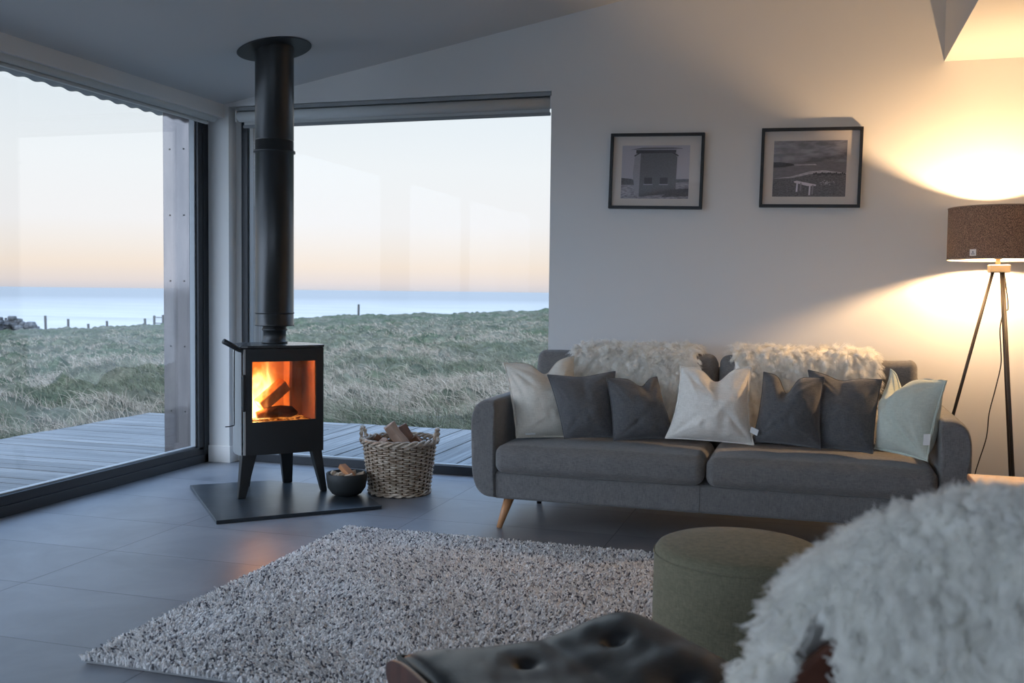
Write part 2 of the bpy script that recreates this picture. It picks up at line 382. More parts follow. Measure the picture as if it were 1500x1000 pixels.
# front wall behind the camera with a wide window of its own
g = G(); g.box(-4.3, -3.2, YF - .25, YF, 0, 2.4); g.box(2.6, XR, YF - .25, YF, 0, 2.6)
g.prism([(-4.3, 2.3), (2.6, 2.3), (2.6, 3.4), (XBOX, zc(XBOX)), (-4.3, zc(-4.3))], 'y', YF - .25, YF)
g.box(-3.2, 2.6, YF - .25, YF, 0, .9)
struct(g.obj('wall_front', WALL))
w3 = thing('window_3', (-.3, YF, 0), None, None, kind='structure')
g = G(); g.box(-3.2, 2.6, YF - .1, YF - .02, .9, .98); g.box(-3.2, 2.6, YF - .1, YF - .02, 2.22, 2.3)
for x in (-3.2, -1.3, .6, 2.52): g.box(x, x + .08, YF - .1, YF - .02, .98, 2.22)
g.obj('window_frame', FRAME, w3, bevel=.004)
g = G(); g.box(-3.15, 2.55, YF - .066, YF - .058, .96, 2.24); g.obj('window_pane', GLASS, w3)
# baseboards
g = G(); g.box(-3.999, -3.828, 5.966, YB, 0, .115); g.box(-3.84, -3.828, YB, 6.07, 0, .115); struct(g.obj('baseboard_corner', TRIMW, bevel=.002))
g = G(); g.box(-1.572, XR, 5.966, YB, 0, .115); struct(g.obj('baseboard_back', TRIMW, bevel=.002))
# window_1: the long window in the left wall
w1 = thing('window_1', (XL, 3.5, 0), None, None, kind='structure')
g = G()
g.box(-4.085, -4.0, YW0, 5.986, 0, .058); g.box(-4.08, -4.006, YW0 + .04, 5.93, .058, .112)
g.box(-4.085, -4.0, 5.925, 5.986, .0, 2.415); g.box(-4.08, -4.006, 5.872, 5.925, .09, 2.39)
g.box(-4.085, -4.0, YW0, YW0 + .11, 0, 2.415); g.box(-4.085, -4.0, .8, .9, 0, 2.415); g.box(-4.085, -4.0, YW0, 5.986, 2.385, 2.415)
g.obj('window_frame', FRAME, w1, bevel=.003)
g = G(); g.box(-4.066, -4.028, 5.858, 5.872, .112, 2.385); g.box(-4.066, -4.028, YW0 + .1, 5.872, .112, .121)
g.obj('glazing_bead', SEAL, w1)
g = G(); g.box(-4.052, -4.044, YW0 + .09, 5.866, .115, 2.39); g.obj('window_pane', GLASS, w1)
# window_2: the picture window behind the stove
w2 = thing('window_2', (-2.7, 6.1, 0), None, None, kind='structure')
g = G(); g.box(-3.8, -1.535, 6.075, 6.15, 0, .058); g.box(-3.8, -3.752, 6.075, 6.15, .058, 2.42)
g.box(-1.592, -1.535, 6.075, 6.15, .058, 2.42); g.box(-3.752, -1.592, 6.075, 6.15, 2.36, 2.42)
g.obj('window_frame', FRAME, w2, bevel=.003)
g = G(); g.box(-3.752, -3.742, 6.09, 6.13, .058, 2.36); g.box(-3.742, -1.592, 6.09, 6.13, .058, .066)
g.obj('glazing_bead', SEAL, w2)
g = G(); g.box(-3.746, -1.592, 6.108, 6.116, .062, 2.365); g.obj('window_pane', GLASS2, w2)
# weathered timber reveals outside, with screws
g = G()
for i in range(2): g.box(-4.2 - .105 * i + .0, -4.086 - .105 * i - .006 + .0, 5.90, 5.98, -.1, 2.45)
for z in (.35, .8, 1.25, 1.7, 2.15):
    for x in (-4.14, -4.25): g.lathe([(0, 0), (.006, 0), (.006, .004), (0, .004)], (0, 0), 10, 1); g.V[-40:] = [(x + v[0], 5.9 - v[2], z + v[1]) for v in g.V[-40:]]
struct(g.obj('trim_2', [CLADG, POSTM], bevel=.004))
g = G(); g.box(-3.80, -3.765, 6.16, 6.33, -.1, 2.42)
for z in (.35, .75, 1.2, 1.55, 1.88, 2.2):
    g.lathe([(0, 0), (.008, 0), (.008, .006), (0, .006)], (0, 0), 10, 1); g.V[-40:] = [(-3.765 + v[2], 6.25 + v[0], z + v[1]) for v in g.V[-40:]]
struct(g.obj('trim_3', [CLAD, POSTM]))
g = G(); g.box(-4.33, -4.305, -3.4, 6.36, -.1, 2.5); g.V = [(v[0], min(v[1], 6.36), v[2]) for v in g.V]
# corrugated eaves over the left window
V = []; Fc = []; ny = 1400
for j in range(ny):
    y = -3 + 9.9 * j / (ny - 1); c = .006 * math.sin(2 * math.pi * y / .15)
    for (x, z) in ((-3.95, 2.60), (-4.61, 2.462)): V.append((x, y, z + c)); V.append((x, y, z + c + .006))
for j in range(ny - 1):
    a = 4 * j; b = a + 4
    Fc += [(a, a + 2, b + 2, b), (a + 1, b + 1, b + 3, a + 3), (a + 2, a + 3, b + 3, b + 2)]
struct(mesh('roof', V, Fc, ROOFM))

# ------------------------------------------------------------------ outside
def terr(x, y, fine=True):
    r = np.hypot(x, y); az = np.degrees(np.arctan2(x, y))
    sl = .0197 + .00074 * (np.clip(-az, 12, 48) - 14.7); sl = sl + .0010 * np.sin(az * .55)
    zr = 1.2 - 120 * sl                                  # height of the crest at 120 m
    t = np.clip((r - 9) / 111, 0, 1)
    z = -.42 * (1 - t) + zr * t - .9 * np.sin(np.pi * t) * (1 - t) * .6
    z = z + .35 * (vnoise2(x / 9 + 40, y / 9) - .5) * np.clip((r - 9) / 20, 0, 1)
    z = np.where(r > 120, zr - (r - 120) * .12, z)
    if fine:
        w = np.clip((r - 7) / 4, .25, 1)
        a = vnoise2(x / 1.25, y / 1.1); b = vnoise2(x / .48 + 9, y / .4 + 3); c = vnoise2(x / 2.6 + 5, y / 2.3)
        z = z + w * (.62 * (.5 - np.abs(a - .5) * 2) + .30 * (b - .5) + .45 * (c - .5) + .25 * (vnoise2(x / 5, y / 4.2 + 8) - .5) * np.clip(r / 40, 0, 1))
    return z - .06
naz, nr = 640, 480
AZ = np.radians(np.linspace(-72, 14, naz)); RR = 6.0 * np.exp(np.linspace(0, math.log(230 / 6.0), nr))
A, Q = np.meshgrid(AZ, RR); X = Q * np.sin(A); Y = Q * np.cos(A); Z = terr(X, Y)
inside = (X > -4.6) & (Y < 6.6); Z = np.where(inside, -.5, Z)
ud = (X > -6.75) & (Y < 8.95); Z = np.where(ud, np.minimum(Z, -.3), Z)
V = np.stack([X, Y, Z], -1).reshape(-1, 3)
ii = np.arange(nr - 1)[:, None] * naz + np.arange(naz - 1)[None, :]; ii = ii.reshape(-1)
Fc = np.stack([ii, ii + naz, ii + naz + 1, ii + 1], 1)
me = bpy.data.meshes.new('ground'); me.vertices.add(len(V)); me.vertices.foreach_set('co', V.reshape(-1).astype(np.float32))
me.loops.add(Fc.size); me.loops.foreach_set('vertex_index', Fc.reshape(-1).astype(np.int32)); me.polygons.add(len(Fc))
me.polygons.foreach_set('loop_start', (np.arange(len(Fc)) * 4).astype(np.int32)); me.polygons.foreach_set('loop_total', np.full(len(Fc), 4, np.int32))
me.polygons.foreach_set('use_smooth', [True] * len(Fc)); me.update()
def ground_mat():
    N = NT('rough_grassland'); b = N.n('ShaderNodeBsdfPrincipled'); N.l(b.outputs[0], N.out.inputs[0]); b.inputs['Roughness'].default_value = .95; b.inputs['Specular IOR Level'].default_value = .1
    tc = N.n('ShaderNodeTexCoord')
    n1 = N.n('ShaderNodeTexNoise'); n1.inputs['Scale'].default_value = .35; n1.inputs['Detail'].default_value = 4; n1.inputs['Distortion'].default_value = .8; N.l(tc.outputs['Object'], n1.inputs[0])
    n2 = N.n('ShaderNodeTexNoise'); n2.inputs['Scale'].default_value = 2.2; n2.inputs['Detail'].default_value = 8; n2.inputs['Roughness'].default_value = .7; n2.inputs['Distortion'].default_value = 1.5; N.l(tc.outputs['Object'], n2.inputs[0])
    r1 = N.n('ShaderNodeValToRGB'); r1.color_ramp.elements[0].position = .4; r1.color_ramp.elements[1].position = .62
    r1.color_ramp.elements[0].color = srgb(96, 94, 82); r1.color_ramp.elements[1].color = srgb(72, 80, 62); N.l(n1.outputs[0], r1.inputs[0])
    r2 = N.n('ShaderNodeValToRGB'); r2.color_ramp.elements[0].position = .36; r2.color_ramp.elements[1].position = .66
    r2.color_ramp.elements[0].color = (.34, .36, .34, 1); r2.color_ramp.elements[1].color = (1.35, 1.3, 1.2, 1); N.l(n2.outputs[0], r2.inputs[0])
    mx = N.n('ShaderNodeMix', data_type='RGBA', blend_type='MULTIPLY'); mx.inputs[0].default_value = 1; N.l(r1.outputs[0], mx.inputs[6]); N.l(r2.outputs[0], mx.inputs[7])
    N.l(mx.outputs[2], b.inputs['Base Color'])
    bp = N.n('ShaderNodeBump'); bp.inputs['Strength'].default_value = .9; bp.inputs['Distance'].default_value = .12; N.l(n2.outputs[0], bp.inputs['Height']); N.l(bp.outputs[0], b.inputs['Normal'])
    return N.m
me.materials.append(ground_mat()); struct(link('ground', me))
# grass blades
NB = 210000
az = np.radians(rng.uniform(-47, -12.5, NB)); r = 8.2 * (75 / 8.2) ** (rng.random(NB) ** 1.15)
bx, by = r * np.sin(az), r * np.cos(az)
clump = vnoise2(bx / .5 + 3, by / .42) * .6 + vnoise2(bx / 1.1, by / 1.0) * .4
ok = ((bx < -6.66) | (by > 8.86)) & (clump > rng.uniform(.12, .6, NB))
bx, by, r, clump = bx[ok], by[ok], r[ok], clump[ok]; nb = len(bx)
bz = terr(bx, by) - .02
edge = np.minimum(np.abs(bx + 6.66) + 10 * (by > 8.9), np.abs(by - 8.86) + 10 * (bx < -6.7))
ln = (.09 + .22 * rng.random(nb) ** 1.5) * (1 - .25 * np.clip(r / 40, 0, 1)) * np.where(edge < 1.0, .8, 1)
lean = np.stack([-.7 + .6 * rng.standard_normal(nb), .1 + .5 * rng.standard_normal(nb)], 1) * .9
K = 4; T = np.linspace(0, 1, K)[None, :]
P = np.zeros((nb, K, 3))
P[:, :, 0] = bx[:, None] + lean[:, 0:1] * ln[:, None] * T ** 1.7; P[:, :, 1] = by[:, None] + lean[:, 1:2] * ln[:, None] * T ** 1.7
P[:, :, 2] = bz[:, None] + ln[:, None] * T * (1 - .3 * T * np.abs(lean).sum(1)[:, None])
rad = (.0016 + .00024 * r)[:, None] * (1 - .85 * T)
pn = vnoise2(bx / 3.2 + 7, by / 2.8 + 1); gq = np.clip((pn - .45) * 4 + rng.normal(0, .25, nb), 0, 1)[:, None]
tint = (1 - gq) * lin(132, 122, 108) + gq * lin(84, 87, 70); tint *= rng.uniform(.45, 1.5, nb)[:, None]
tag(curves('grass', P, rad, tint, GRASSM), 'windblown pale green and straw coloured grass beyond the timber deck', 'grass', kind='stuff')

# sea
def sea_mat():
    N = NT('sea_water'); b = N.n('ShaderNodeBsdfPrincipled'); N.l(b.outputs[0], N.out.inputs[0]); b.inputs['Roughness'].default_value = .45
    b.inputs['Specular IOR Level'].default_value = .4
    tc = N.n('ShaderNodeTexCoord'); mp = N.n('ShaderNodeMapping'); mp.inputs['Scale'].default_value = (.010, .030, 1); mp.inputs['Rotation'].default_value = (0, 0, R(17)); N.l(tc.outputs['Object'], mp.inputs[0])
    no = N.n('ShaderNodeTexNoise'); no.inputs['Scale'].default_value = 1; no.inputs['Detail'].default_value = 8; no.inputs['Roughness'].default_value = .65; N.l(mp.outputs[0], no.inputs[0])
    sx = N.n('ShaderNodeVectorMath', operation='LENGTH'); N.l(tc.outputs['Object'], sx.inputs[0])
    mr = N.n('ShaderNodeMapRange'); mr.inputs['From Min'].default_value = 200; mr.inputs['From Max'].default_value = 1500; N.l(sx.outputs['Value'], mr.inputs[0])
    r1 = N.n('ShaderNodeValToRGB'); r1.color_ramp.elements[0].position = .35; r1.color_ramp.elements[1].position = .65
    r1.color_ramp.elements[0].color = srgb(144, 138, 130); r1.color_ramp.elements[1].color = srgb(176, 169, 160); N.l(no.outputs[0], r1.inputs[0])
    mx = N.n('ShaderNodeMix', data_type='RGBA'); N.l(mr.outputs[0], mx.inputs[0]); N.l(r1.outputs[0], mx.inputs[6]); mx.inputs[7].default_value = srgb(120, 116, 111)
    N.l(mx.outputs[2], b.inputs['Base Color'])
    return N.m
V = [(0, 0, -11)]; n = 72
g = G(); ring = [(40, ), (400, ), (3000, ), (40000, )]
V = [(q[0] * math.sin(2 * math.pi * k / n), q[0] * math.cos(2 * math.pi * k / n), -11) for q in ring for k in range(n)]
Fc = [(i * n + k, i * n + (k + 1) % n, (i + 1) * n + (k + 1) % n, (i + 1) * n + k) for i in range(3) for k in range(n)]
struct(mesh('sea', V, Fc, sea_mat()))
# decks: boards across the two windows
def deck(name, axis, a0, a1, b0, b1):
    g = G(); t = []; p = a0
    while p < a1 - .02:
        q = min(p + .136, a1); dz = random.uniform(-.003, .002)
        if axis == 'x': g.box(b0, b1, p, q, -.135, -.10 + dz)
        else: g.box(p, q, b0, b1, -.135, -.10 + dz)
        c = random.uniform(.7, 1.1); t += [c] * 6; p += .146
    # one dark-tinted slab below paints the shade in the gaps
    if axis == 'x': g.box(b0 + .02, b1, a0 + .02, a1 - .02, -.3, -.14); 
    else: g.box(a0, a1 - .02, b0, b1 - .02, -.3, -.14)
    t += [.25] * 6
    o = g.obj(name, deck_mat(name + '_timber', axis)); at = o.data.attributes.new('tint', 'FLOAT_COLOR', 'FACE')
    at.data.foreach_set('color', np.repeat(np.array(t), 4).astype(np.float32)); o['kind'] = 'structure'
deck('deck', 'x', -5.5, 8.81, -6.6, -4.31)
deck('deck', 'y', -4.30, 2.5, 6.34, 8.81)
# fence posts on the crest
crest = lambda az, r=119: (r * math.sin(R(az)), r * math.cos(R(az)), float(terr(np.array([r * math.sin(R(az))]), np.array([r * math.cos(R(az))]))[0]))
def px_az(x): 
    d = fw + RT * (x - 750) / F - UP * (-.02); return math.degrees(math.atan2(d[0], d[1]))
proto = None
for i, (px, hh) in enumerate(((8, 1.5), (32, 1.2), (67, 1.5), (100, 1.2), (130, .9), (157, .9), (213, .9), (525, 1.3))):
    x, y, z = crest(px_az(px), 119 if px > 40 else 121); hh += .3 * (px < 40); g = G(); g.tube([(0, 0, -.4), (random.uniform(-.08, .08), 0, hh)], .13, 6)
    o = g.obj('fence_post', POSTM); o.location = (x, y, z)
    if px == 525: tag(o, 'lone dark fence post on the crest seen just right of the stove flue', 'fence post')
    else: tag(o, 'small dark fence post against the sea on the crest beyond the long left window', 'fence post', 'fence posts along the crest')
x, y, z = crest(px_az(226)); x2, y2, z2 = crest(px_az(239))
ga = thing('field_gate', (x, y, z), 'two dark posts joined by thin rails on the crest near the window reveal', 'gate')
g = G(); g.tube([(x, y, z - .4), (x, y, z + 1.2)], .13, 6); g.obj('gate_post', POSTM, ga)
g = G(); g.tube([(x2, y2, z2 - .4), (x2, y2, z2 + 1.3)], .14, 6); g.obj('gate_post', POSTM, ga)
g = G()
for k in (.35, 1.0): g.tube([(x, y, z + k), (x2, y2, z2 + k)], .05, 5)
g.tube([(x2, y2, z2 + .7), (x2 + 1.6, y2 + .6, z2 - .1)], .07, 5); g.obj('rail', POSTM, ga)
# tumbled stone wall
g = G(); 
for i in range(260):
    f = random.random(); px = -60 + 118 * f; x, y, z = crest(px_az(px), 118 + random.uniform(-1.2, 1.2))
    top = 1.5 * (1 - .75 * max(0, (px - 20) / 40) ** 1.5) * (1 - .25 * math.sin(px * .21) ** 2)
    s = random.uniform(.16, .42); V, Fc = rbox((x, y, z - .2 + random.random() ** .7 * top), (s, s * .8, s * .6), s * .35, 1, k=1)
    g.add(V, Fc)
tag(g.obj('stone_wall', STONE), 'tumbled dry stone wall on the crest at the far left of the field', 'stone wall')

# ------------------------------------------------------------------ blinds
b = thing('roller_blind', (-2.7, 6.02, 2.4), 'pale grey roller blind rolled up above the window behind the stove', 'blind')
g = G(); g.box(-3.79, -1.578, 5.995, 6.065, 2.41, 2.434); g.obj('headrail', BLINDD, b, bevel=.003)
g = G(); g.tube([(-3.785, 6.03, 2.372), (-1.585, 6.03, 2.372)], .036, 28); g.obj('fabric_roll', BLIND, b, smooth=True)
g = G(); g.box(-3.76, -1.60, 6.048, 6.052, 2.318, 2.372); g.obj('fabric_drop', BLIND, b)
g = G(); g.box(-3.765, -1.595, 6.04, 6.06, 2.298, 2.318); g.obj('bottom_bar', BLINDD, b, bevel=.004)
for xa in (-1.585, -3.80): g = G(); g.box(xa, xa + .009, 6.0, 6.06, 2.335, 2.41); g.obj('end_bracket', TRIMW, b)
b = thing('roller_blind', (-3.93, 3.5, 2.33), 'pale grey roller blind rolled up under the white fascia of the long left window', 'blind')
g = G(); g.tube([(-3.925, -2.8, 2.356), (-3.925, 5.93, 2.356)], .03, 24); g.obj('fabric_roll', BLIND, b, smooth=True)
g = G(); g.box(-3.958, -3.954, -2.78, 5.90, 2.325, 2.36); g.obj('fabric_drop', BLIND, b)
g = G(); g.box(-3.966, -3.944, -2.785, 5.905, 2.309, 2.327); g.obj('bottom_bar', BLIND, b, bevel=.004)

# ------------------------------------------------------------------ hearth
g = G(); hp = [(-3.56, 5.12), (-2.885, 4.372), (-2.245, 4.985), (-2.62, 5.42), (-3.19, 5.42)]
g.prism(hp, 'z', 0, .02); tag(g.obj('hearth_slab', SLATE, bevel=.002), 'dark slate slab on the floor under the wood stove', 'hearth')
# ------------------------------------------------------------------ stove, in its own frame
st = thing('wood_stove', (-2.89, 5.05, 0), 'black wood burning stove on four tapered legs with a lit fire', 'stove', rz=math.atan2(.727, .687))
P_ = lambda *a, **k: k
out = [(-.235, 0), (-.246, .05), (-.245, .12), (-.226, .22), (-.185, .31), (-.11, .365), (0, .38), (.11, .365), (.185, .31), (.226, .22), (.245, .12), (.246, .05), (.235, 0)]
def catmull(pts, k=5):
    o = []; n = len(pts)
    for i in range(n - 1):
        p0, p1, p2, p3 = pts[max(i - 1, 0)], pts[i], pts[i + 1], pts[min(i + 2, n - 1)]
        for j in range(k):
            t = j / k
            o.append(tuple(.5 * (2 * p1[a] + (p2[a] - p0[a]) * t + (2 * p0[a] - 5 * p1[a] + 4 * p2[a] - p3[a]) * t * t + (3 * p1[a] - p0[a] - 3 * p2[a] + p3[a]) * t ** 3) for a in range(len(p1))))
    return o + [tuple(pts[-1])]
oc = catmull(out)
fr_y = lambda x: -.022 * (1 - (x / .235) ** 2)
ZB, ZT = .263, .868
def spart(g, name, m, **kw): return g.obj(name, m, st, world=False, **kw)
# shell: sides and back, bottom
g = G(); n = len(oc)
V = [(x, y + .004, ZB) for x, y in oc] + [(x, y + .004, ZT) for x, y in oc]
Fc = [(i, i + 1, i + 1 + n, i + n) for i in range(n - 1)]; g.add(V, Fc); g.add([(x, y + .004, ZB) for x, y in oc] , [tuple(range(n))])
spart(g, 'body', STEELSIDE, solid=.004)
# top plate
fx = np.linspace(.245, -.245, 14)[1:-1]
tp = [(x * 1.03, y * 1.03 - .003) for x, y in oc] + [(x, fr_y(x) - .012) for x in fx]
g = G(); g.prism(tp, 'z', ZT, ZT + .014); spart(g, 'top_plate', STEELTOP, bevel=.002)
# firebox
g = G(); x0, x1, y0, y1, z0, z1 = -.2, .2, .015, .29, .43, .815
g.add([(x0, y0, z0), (x0, y1, z0), (x0, y1, z1), (x0, y0, z1)], [(0, 1, 2, 3)]); g.add([(x1, y0, z0), (x1, y1, z0), (x1, y1, z1), (x1, y0, z1)], [(3, 2, 1, 0)])
g.add([(x0, y1, z0), (x1, y1, z0), (x1, y1, z1), (x0, y1, z1)], [(0, 1, 2, 3)]); g.add([(x0, y0, z0), (x1, y0, z0), (x1, y1, z0), (x0, y1, z0)], [(0, 1, 2, 3)])
g.add([(x0, y0, z1), (x1, y0, z1), (x1, y1, z1), (x0, y1, z1)], [(0, 1, 2, 3)])
g.box(.09, .105, .17, .289, .43, .80)
g.box(-.199, .199, .2, .289, .785, .80)
spart(g, 'firebox', BRICK)
# door: curved panel with an opening
def panel(x0, x1, z0, z1, hx0, hx1, hz0, hz1, th, dy, nx=24):
    g = G(); xs = sorted(set(list(np.linspace(x0, x1, nx)) + [hx0, hx1])); zs = [z0, hz0, hz1, z1]
    def q(x, z, o): return (x, fr_y(x) + dy + o, z)
    for i in range(len(xs) - 1):
        for j in range(3):
            a, b2 = xs[i], xs[i + 1]
            if j == 1 and a >= hx0 - 1e-9 and b2 <= hx1 + 1e-9: continue
            zz0, zz1 = zs[j], zs[j + 1]
            V = [q(a, zz0, 0), q(b2, zz0, 0), q(b2, zz1, 0), q(a, zz1, 0), q(a, zz0, th), q(b2, zz0, th), q(b2, zz1, th), q(a, zz1, th)]
            g.add(V, [(0, 1, 2, 3), (7, 6, 5, 4), (0, 4, 5, 1), (1, 5, 6, 2), (2, 6, 7, 3), (3, 7, 4, 0)])
    return g
gp = panel(-.223, .236, ZB + .002, ZT - .004, -.182, .188, .452, .792, .02, -.010)
door = spart(gp, 'door', STEEL)
g = G()
xs = np.linspace(-.186, .192, 16); V = [(x, fr_y(x) - .002, z) for x in xs for z in (.448, .796)] + [(x, fr_y(x) + .003, z) for x in xs for z in (.448, .796)]
Fc = [(2 * i, 2 * i + 2, 2 * i + 3, 2 * i + 1) for i in range(15)] + [(32 + 2 * i, 32 + 2 * i + 1, 32 + 2 * i + 3, 32 + 2 * i + 2) for i in range(15)]
g.add(V, Fc); gg = g.obj('door_glass', SGLASS, door, world=False, smooth=True)
g = G(); g.box(-.2295, -.2195, -.0165, .004, ZB + .004, ZT - .006); o = g.obj('door_edge_strip', SILVER, door, world=False); o['label'] = 'bright strip drawing the light on the door edge'  # added front strip stands in for light caught by the door's edge
g = G(); g.box(-.242, -.226, -.045, -.03, .516, .723); g.box(-.24, -.228, -.032, -.01, .53, .545); g.box(-.24, -.228, -.032, -.01, .695, .71)
g.obj('door_handle', STEEL, door, world=False, bevel=.003)
# legs
def blade(tx, ty, bx, by, wt, wb, dt, db, name='leg'):
    g = G(); zt, zb = ZB + .01, .021
    V = [(tx + sx * wt / 2, ty + sy * dt / 2, zt) for sx in (-1, 1) for sy in (-1, 1)] + [(bx + sx * wb / 2, by + sy * db / 2, zb) for sx in (-1, 1) for sy in (-1, 1)]
    g.add(V, [(0, 1, 3, 2), (4, 6, 7, 5), (0, 4, 5, 1), (2, 3, 7, 6), (0, 2, 6, 4), (1, 5, 7, 3)])
    return spart(g, name, [STEEL], bevel=.004)
blade(-.190, .035, -.238, .01, .085, .045, .06, .03); blade(.200, .035, .245, .01, .062, .035, .06, .03)
blade(.105, .30, .135, .36, .085, .055, .05, .03); blade(-.11, .30, -.13, .33, .06, .045, .05, .03)
# damper handle at the top left
g = G(); g.tube([(-.225, .02, .852), (-.25, .0, .862), (-.345, -.035, .912)], [.012, .015, .015], 10); spart(g, 'damper_handle', STEEL, smooth=True)
# fire: embers, burning logs and flames
EM = NT('embers'); e = EM.n('ShaderNodeEmission'); tc = EM.n('ShaderNodeTexCoord'); no = EM.n('ShaderNodeTexNoise'); no.inputs['Scale'].default_value = 30; EM.l(tc.outputs['Object'], no.inputs[0])
rp = EM.n('ShaderNodeValToRGB'); rp.color_ramp.elements[0].position = .4; rp.color_ramp.elements[0].color = (.12, .01, 0, 1); rp.color_ramp.elements[1].position = .62; rp.color_ramp.elements[1].color = (1, .32, .05, 1)
EM.l(no.outputs[0], rp.inputs[0]); EM.l(rp.outputs[0], e.inputs[0]); e.inputs[1].default_value = .9; EM.l(e.outputs[0], EM.out.inputs[0])
V = []; Fc = []; nx_, ny_ = 40, 24
for j in range(ny_):
    for i in range(nx_):
        x = -.19 + .38 * i / (nx_ - 1); y = .03 + .26 * j / (ny_ - 1); V.append((x, y, .437 + .02 * float(vnoise2(np.array([x * 60]), np.array([y * 60]))[0]) * (1 if x < .1 else .5)))
Fc = [(j * nx_ + i, j * nx_ + i + 1, (j + 1) * nx_ + i + 1, (j + 1) * nx_ + i) for j in range(ny_ - 1) for i in range(nx_ - 1)]
mesh('ember_bed', V, Fc, EM.m, st, smooth=True, world=False)
CHAR = mat('charred_log', srgb(104, 58, 30), .9, srgb(40, 26, 18), 14, bump=.6, bscale=50)
BURN = mat('burning_log', srgb(214, 150, 96), .9, srgb(176, 112, 66), 14, bump=.5, bscale=50)
g = G(); g.tube([(-.12, .12, .474), (-.06, .12, .486), (.02, .12, .49), (.085, .125, .484), (.12, .13, .474)], [.02, .032, .035, .033, .012], 12); g.obj('fire_log', CHAR, st, world=False, smooth=True)
fl = G(); V, Fc = rbox((0, 0, 0), (.1, .036, .036), .007, 3)
rot = Euler((.3, R(-38), R(6))).to_matrix(); V = [tuple(rot @ Vector(v) + Vector((-.02, .15, .585))) for v in V]; fl.add(V, Fc); fl.obj('fire_log', BURN, st, world=False)
def flame_mat():
    N = NT('flame_gas'); tc = N.n('ShaderNodeTexCoord'); sp = N.n('ShaderNodeSeparateXYZ')
    mp = N.n('ShaderNodeMapping'); mp.inputs['Scale'].default_value = (11, 11, 5.5); mp.inputs['Rotation'].default_value = (0, R(24), 0); N.l(tc.outputs['Object'], mp.inputs[0])
    no = N.n('ShaderNodeTexNoise'); no.inputs['Scale'].default_value = 1; no.inputs['Detail'].default_value = 4; no.inputs['Distortion'].default_value = 1.6; N.l(mp.outputs[0], no.inputs[0])
    N.l(tc.outputs['Object'], sp.inputs[0])
    # main tongue leaning right as it rises, fading with height and away from the logs' left end
    h = math_n(N, 'SUBTRACT', sp.outputs[2], .44); hn = math_n(N, 'DIVIDE', h, .40)
    cxm = math_n(N, 'MULTIPLY', hn, .12); cx_ = math_n(N, 'ADD', cxm, -.15); dx = math_n(N, 'SUBTRACT', sp.outputs[0], cx_)
    dxa = math_n(N, 'ABSOLUTE', dx); wx = math_n(N, 'DIVIDE', dxa, .17); w2_ = math_n(N, 'POWER', wx, 1.7)
    dy = math_n(N, 'SUBTRACT', sp.outputs[1], .18); dya = math_n(N, 'ABSOLUTE', dy); wy = math_n(N, 'DIVIDE', dya, .13); wy2 = math_n(N, 'POWER', wy, 2.0)
    hp_ = math_n(N, 'MAXIMUM', hn, 0.0); h2 = math_n(N, 'POWER', hp_, 1.8)
    s = math_n(N, 'ADD', w2_, wy2); s = math_n(N, 'ADD', s, h2)
    nn = math_n(N, 'MULTIPLY', no.outputs[0], 2.3); e0 = math_n(N, 'SUBTRACT', nn, s); e1 = math_n(N, 'ADD', e0, -.22); e2 = math_n(N, 'MULTIPLY', e1, 1.2, True)
    e3 = math_n(N, 'POWER', e2, 2.2)
    rp = N.n('ShaderNodeValToRGB'); els = rp.color_ramp.elements; els[0].position = 0; els[0].color = (1, .14, .015, 1); els[1].position = 1; els[1].color = (1, .62, .22, 1)
    m_ = els.new(.4); m_.color = (1, .32, .06, 1); N.l(e2, rp.inputs[0])
    em = N.n('ShaderNodeEmission'); N.l(rp.outputs[0], em.inputs[0]); st_ = math_n(N, 'MULTIPLY', e3, 46.0); N.l(st_, em.inputs[1])
    N.l(em.outputs[0], N.out.inputs['Volume'])
    return N.m
g = G(); g.box(-.195, .195, .03, .285, .445, .785); fo = g.obj('flames', flame_mat(), st, world=False); fo['label'] = 'yellow and orange flames leaning right'
ld = bpy.data.lights.new('fire_glow', 'POINT'); ld.energy = 7.5; ld.color = (1, .42, .12); ld.shadow_soft_size = .035
lo = bpy.data.objects.new('fire_glow', ld); COL.objects.link(lo); lo.parent = st; lo.location = (-.12, .13, .54)
# flue
fc = (-3.05, 5.23)
fl = thing('stove_flue', (fc[0], fc[1], .882), 'tall black flue pipe rising from the stove to the ceiling', 'flue pipe')
g = G(); g.lathe([(.062, .8825), (.075, .8825), (.075, .892), (.066, .897), (.066, .955), (.074, .958), (.074, .966), (.068, .972), (.068, .99)], fc); g.obj('collar', STEEL, fl, smooth=True)
rF = .111
g = G(); g.lathe([(.03, .985), (rF + .002, .985), (rF + .004, .99), (rF, .996), (rF, 1.052), (rF - .003, 1.055), (rF + .003, 1.058), (rF + .003, 1.064), (rF, 1.067),
                  (rF, 1.995), (rF + .006, 1.999), (rF + .006, 2.007), (rF, 2.011), (rF, 2.066), (rF - .003, 2.069), (rF, 2.072), (rF, 2.62)], fc, 64)
g.obj('outer_pipe', FLUE, fl, smooth=True)
g = G(); g.lathe([(rF + .001, 1.997), (rF + .009, 1.998), (rF + .009, 2.010), (rF + .001, 2.011)], fc, 64); g.obj('joint_band', STEEL, fl, smooth=True)
g = G(); g.lathe([(rF - .01, 0), (.212, 0), (.216, .003), (.212, .006), (rF - .01, .006)], (0, 0), 64)
sl = math.atan(.1823); g.V = [(fc[0] + v[0] * math.cos(sl) , fc[1] + v[1], zc(fc[0]) + v[0] * math.sin(sl) - v[2] - .001) for v in g.V]
g.obj('ceiling_plate', STEEL, fl)
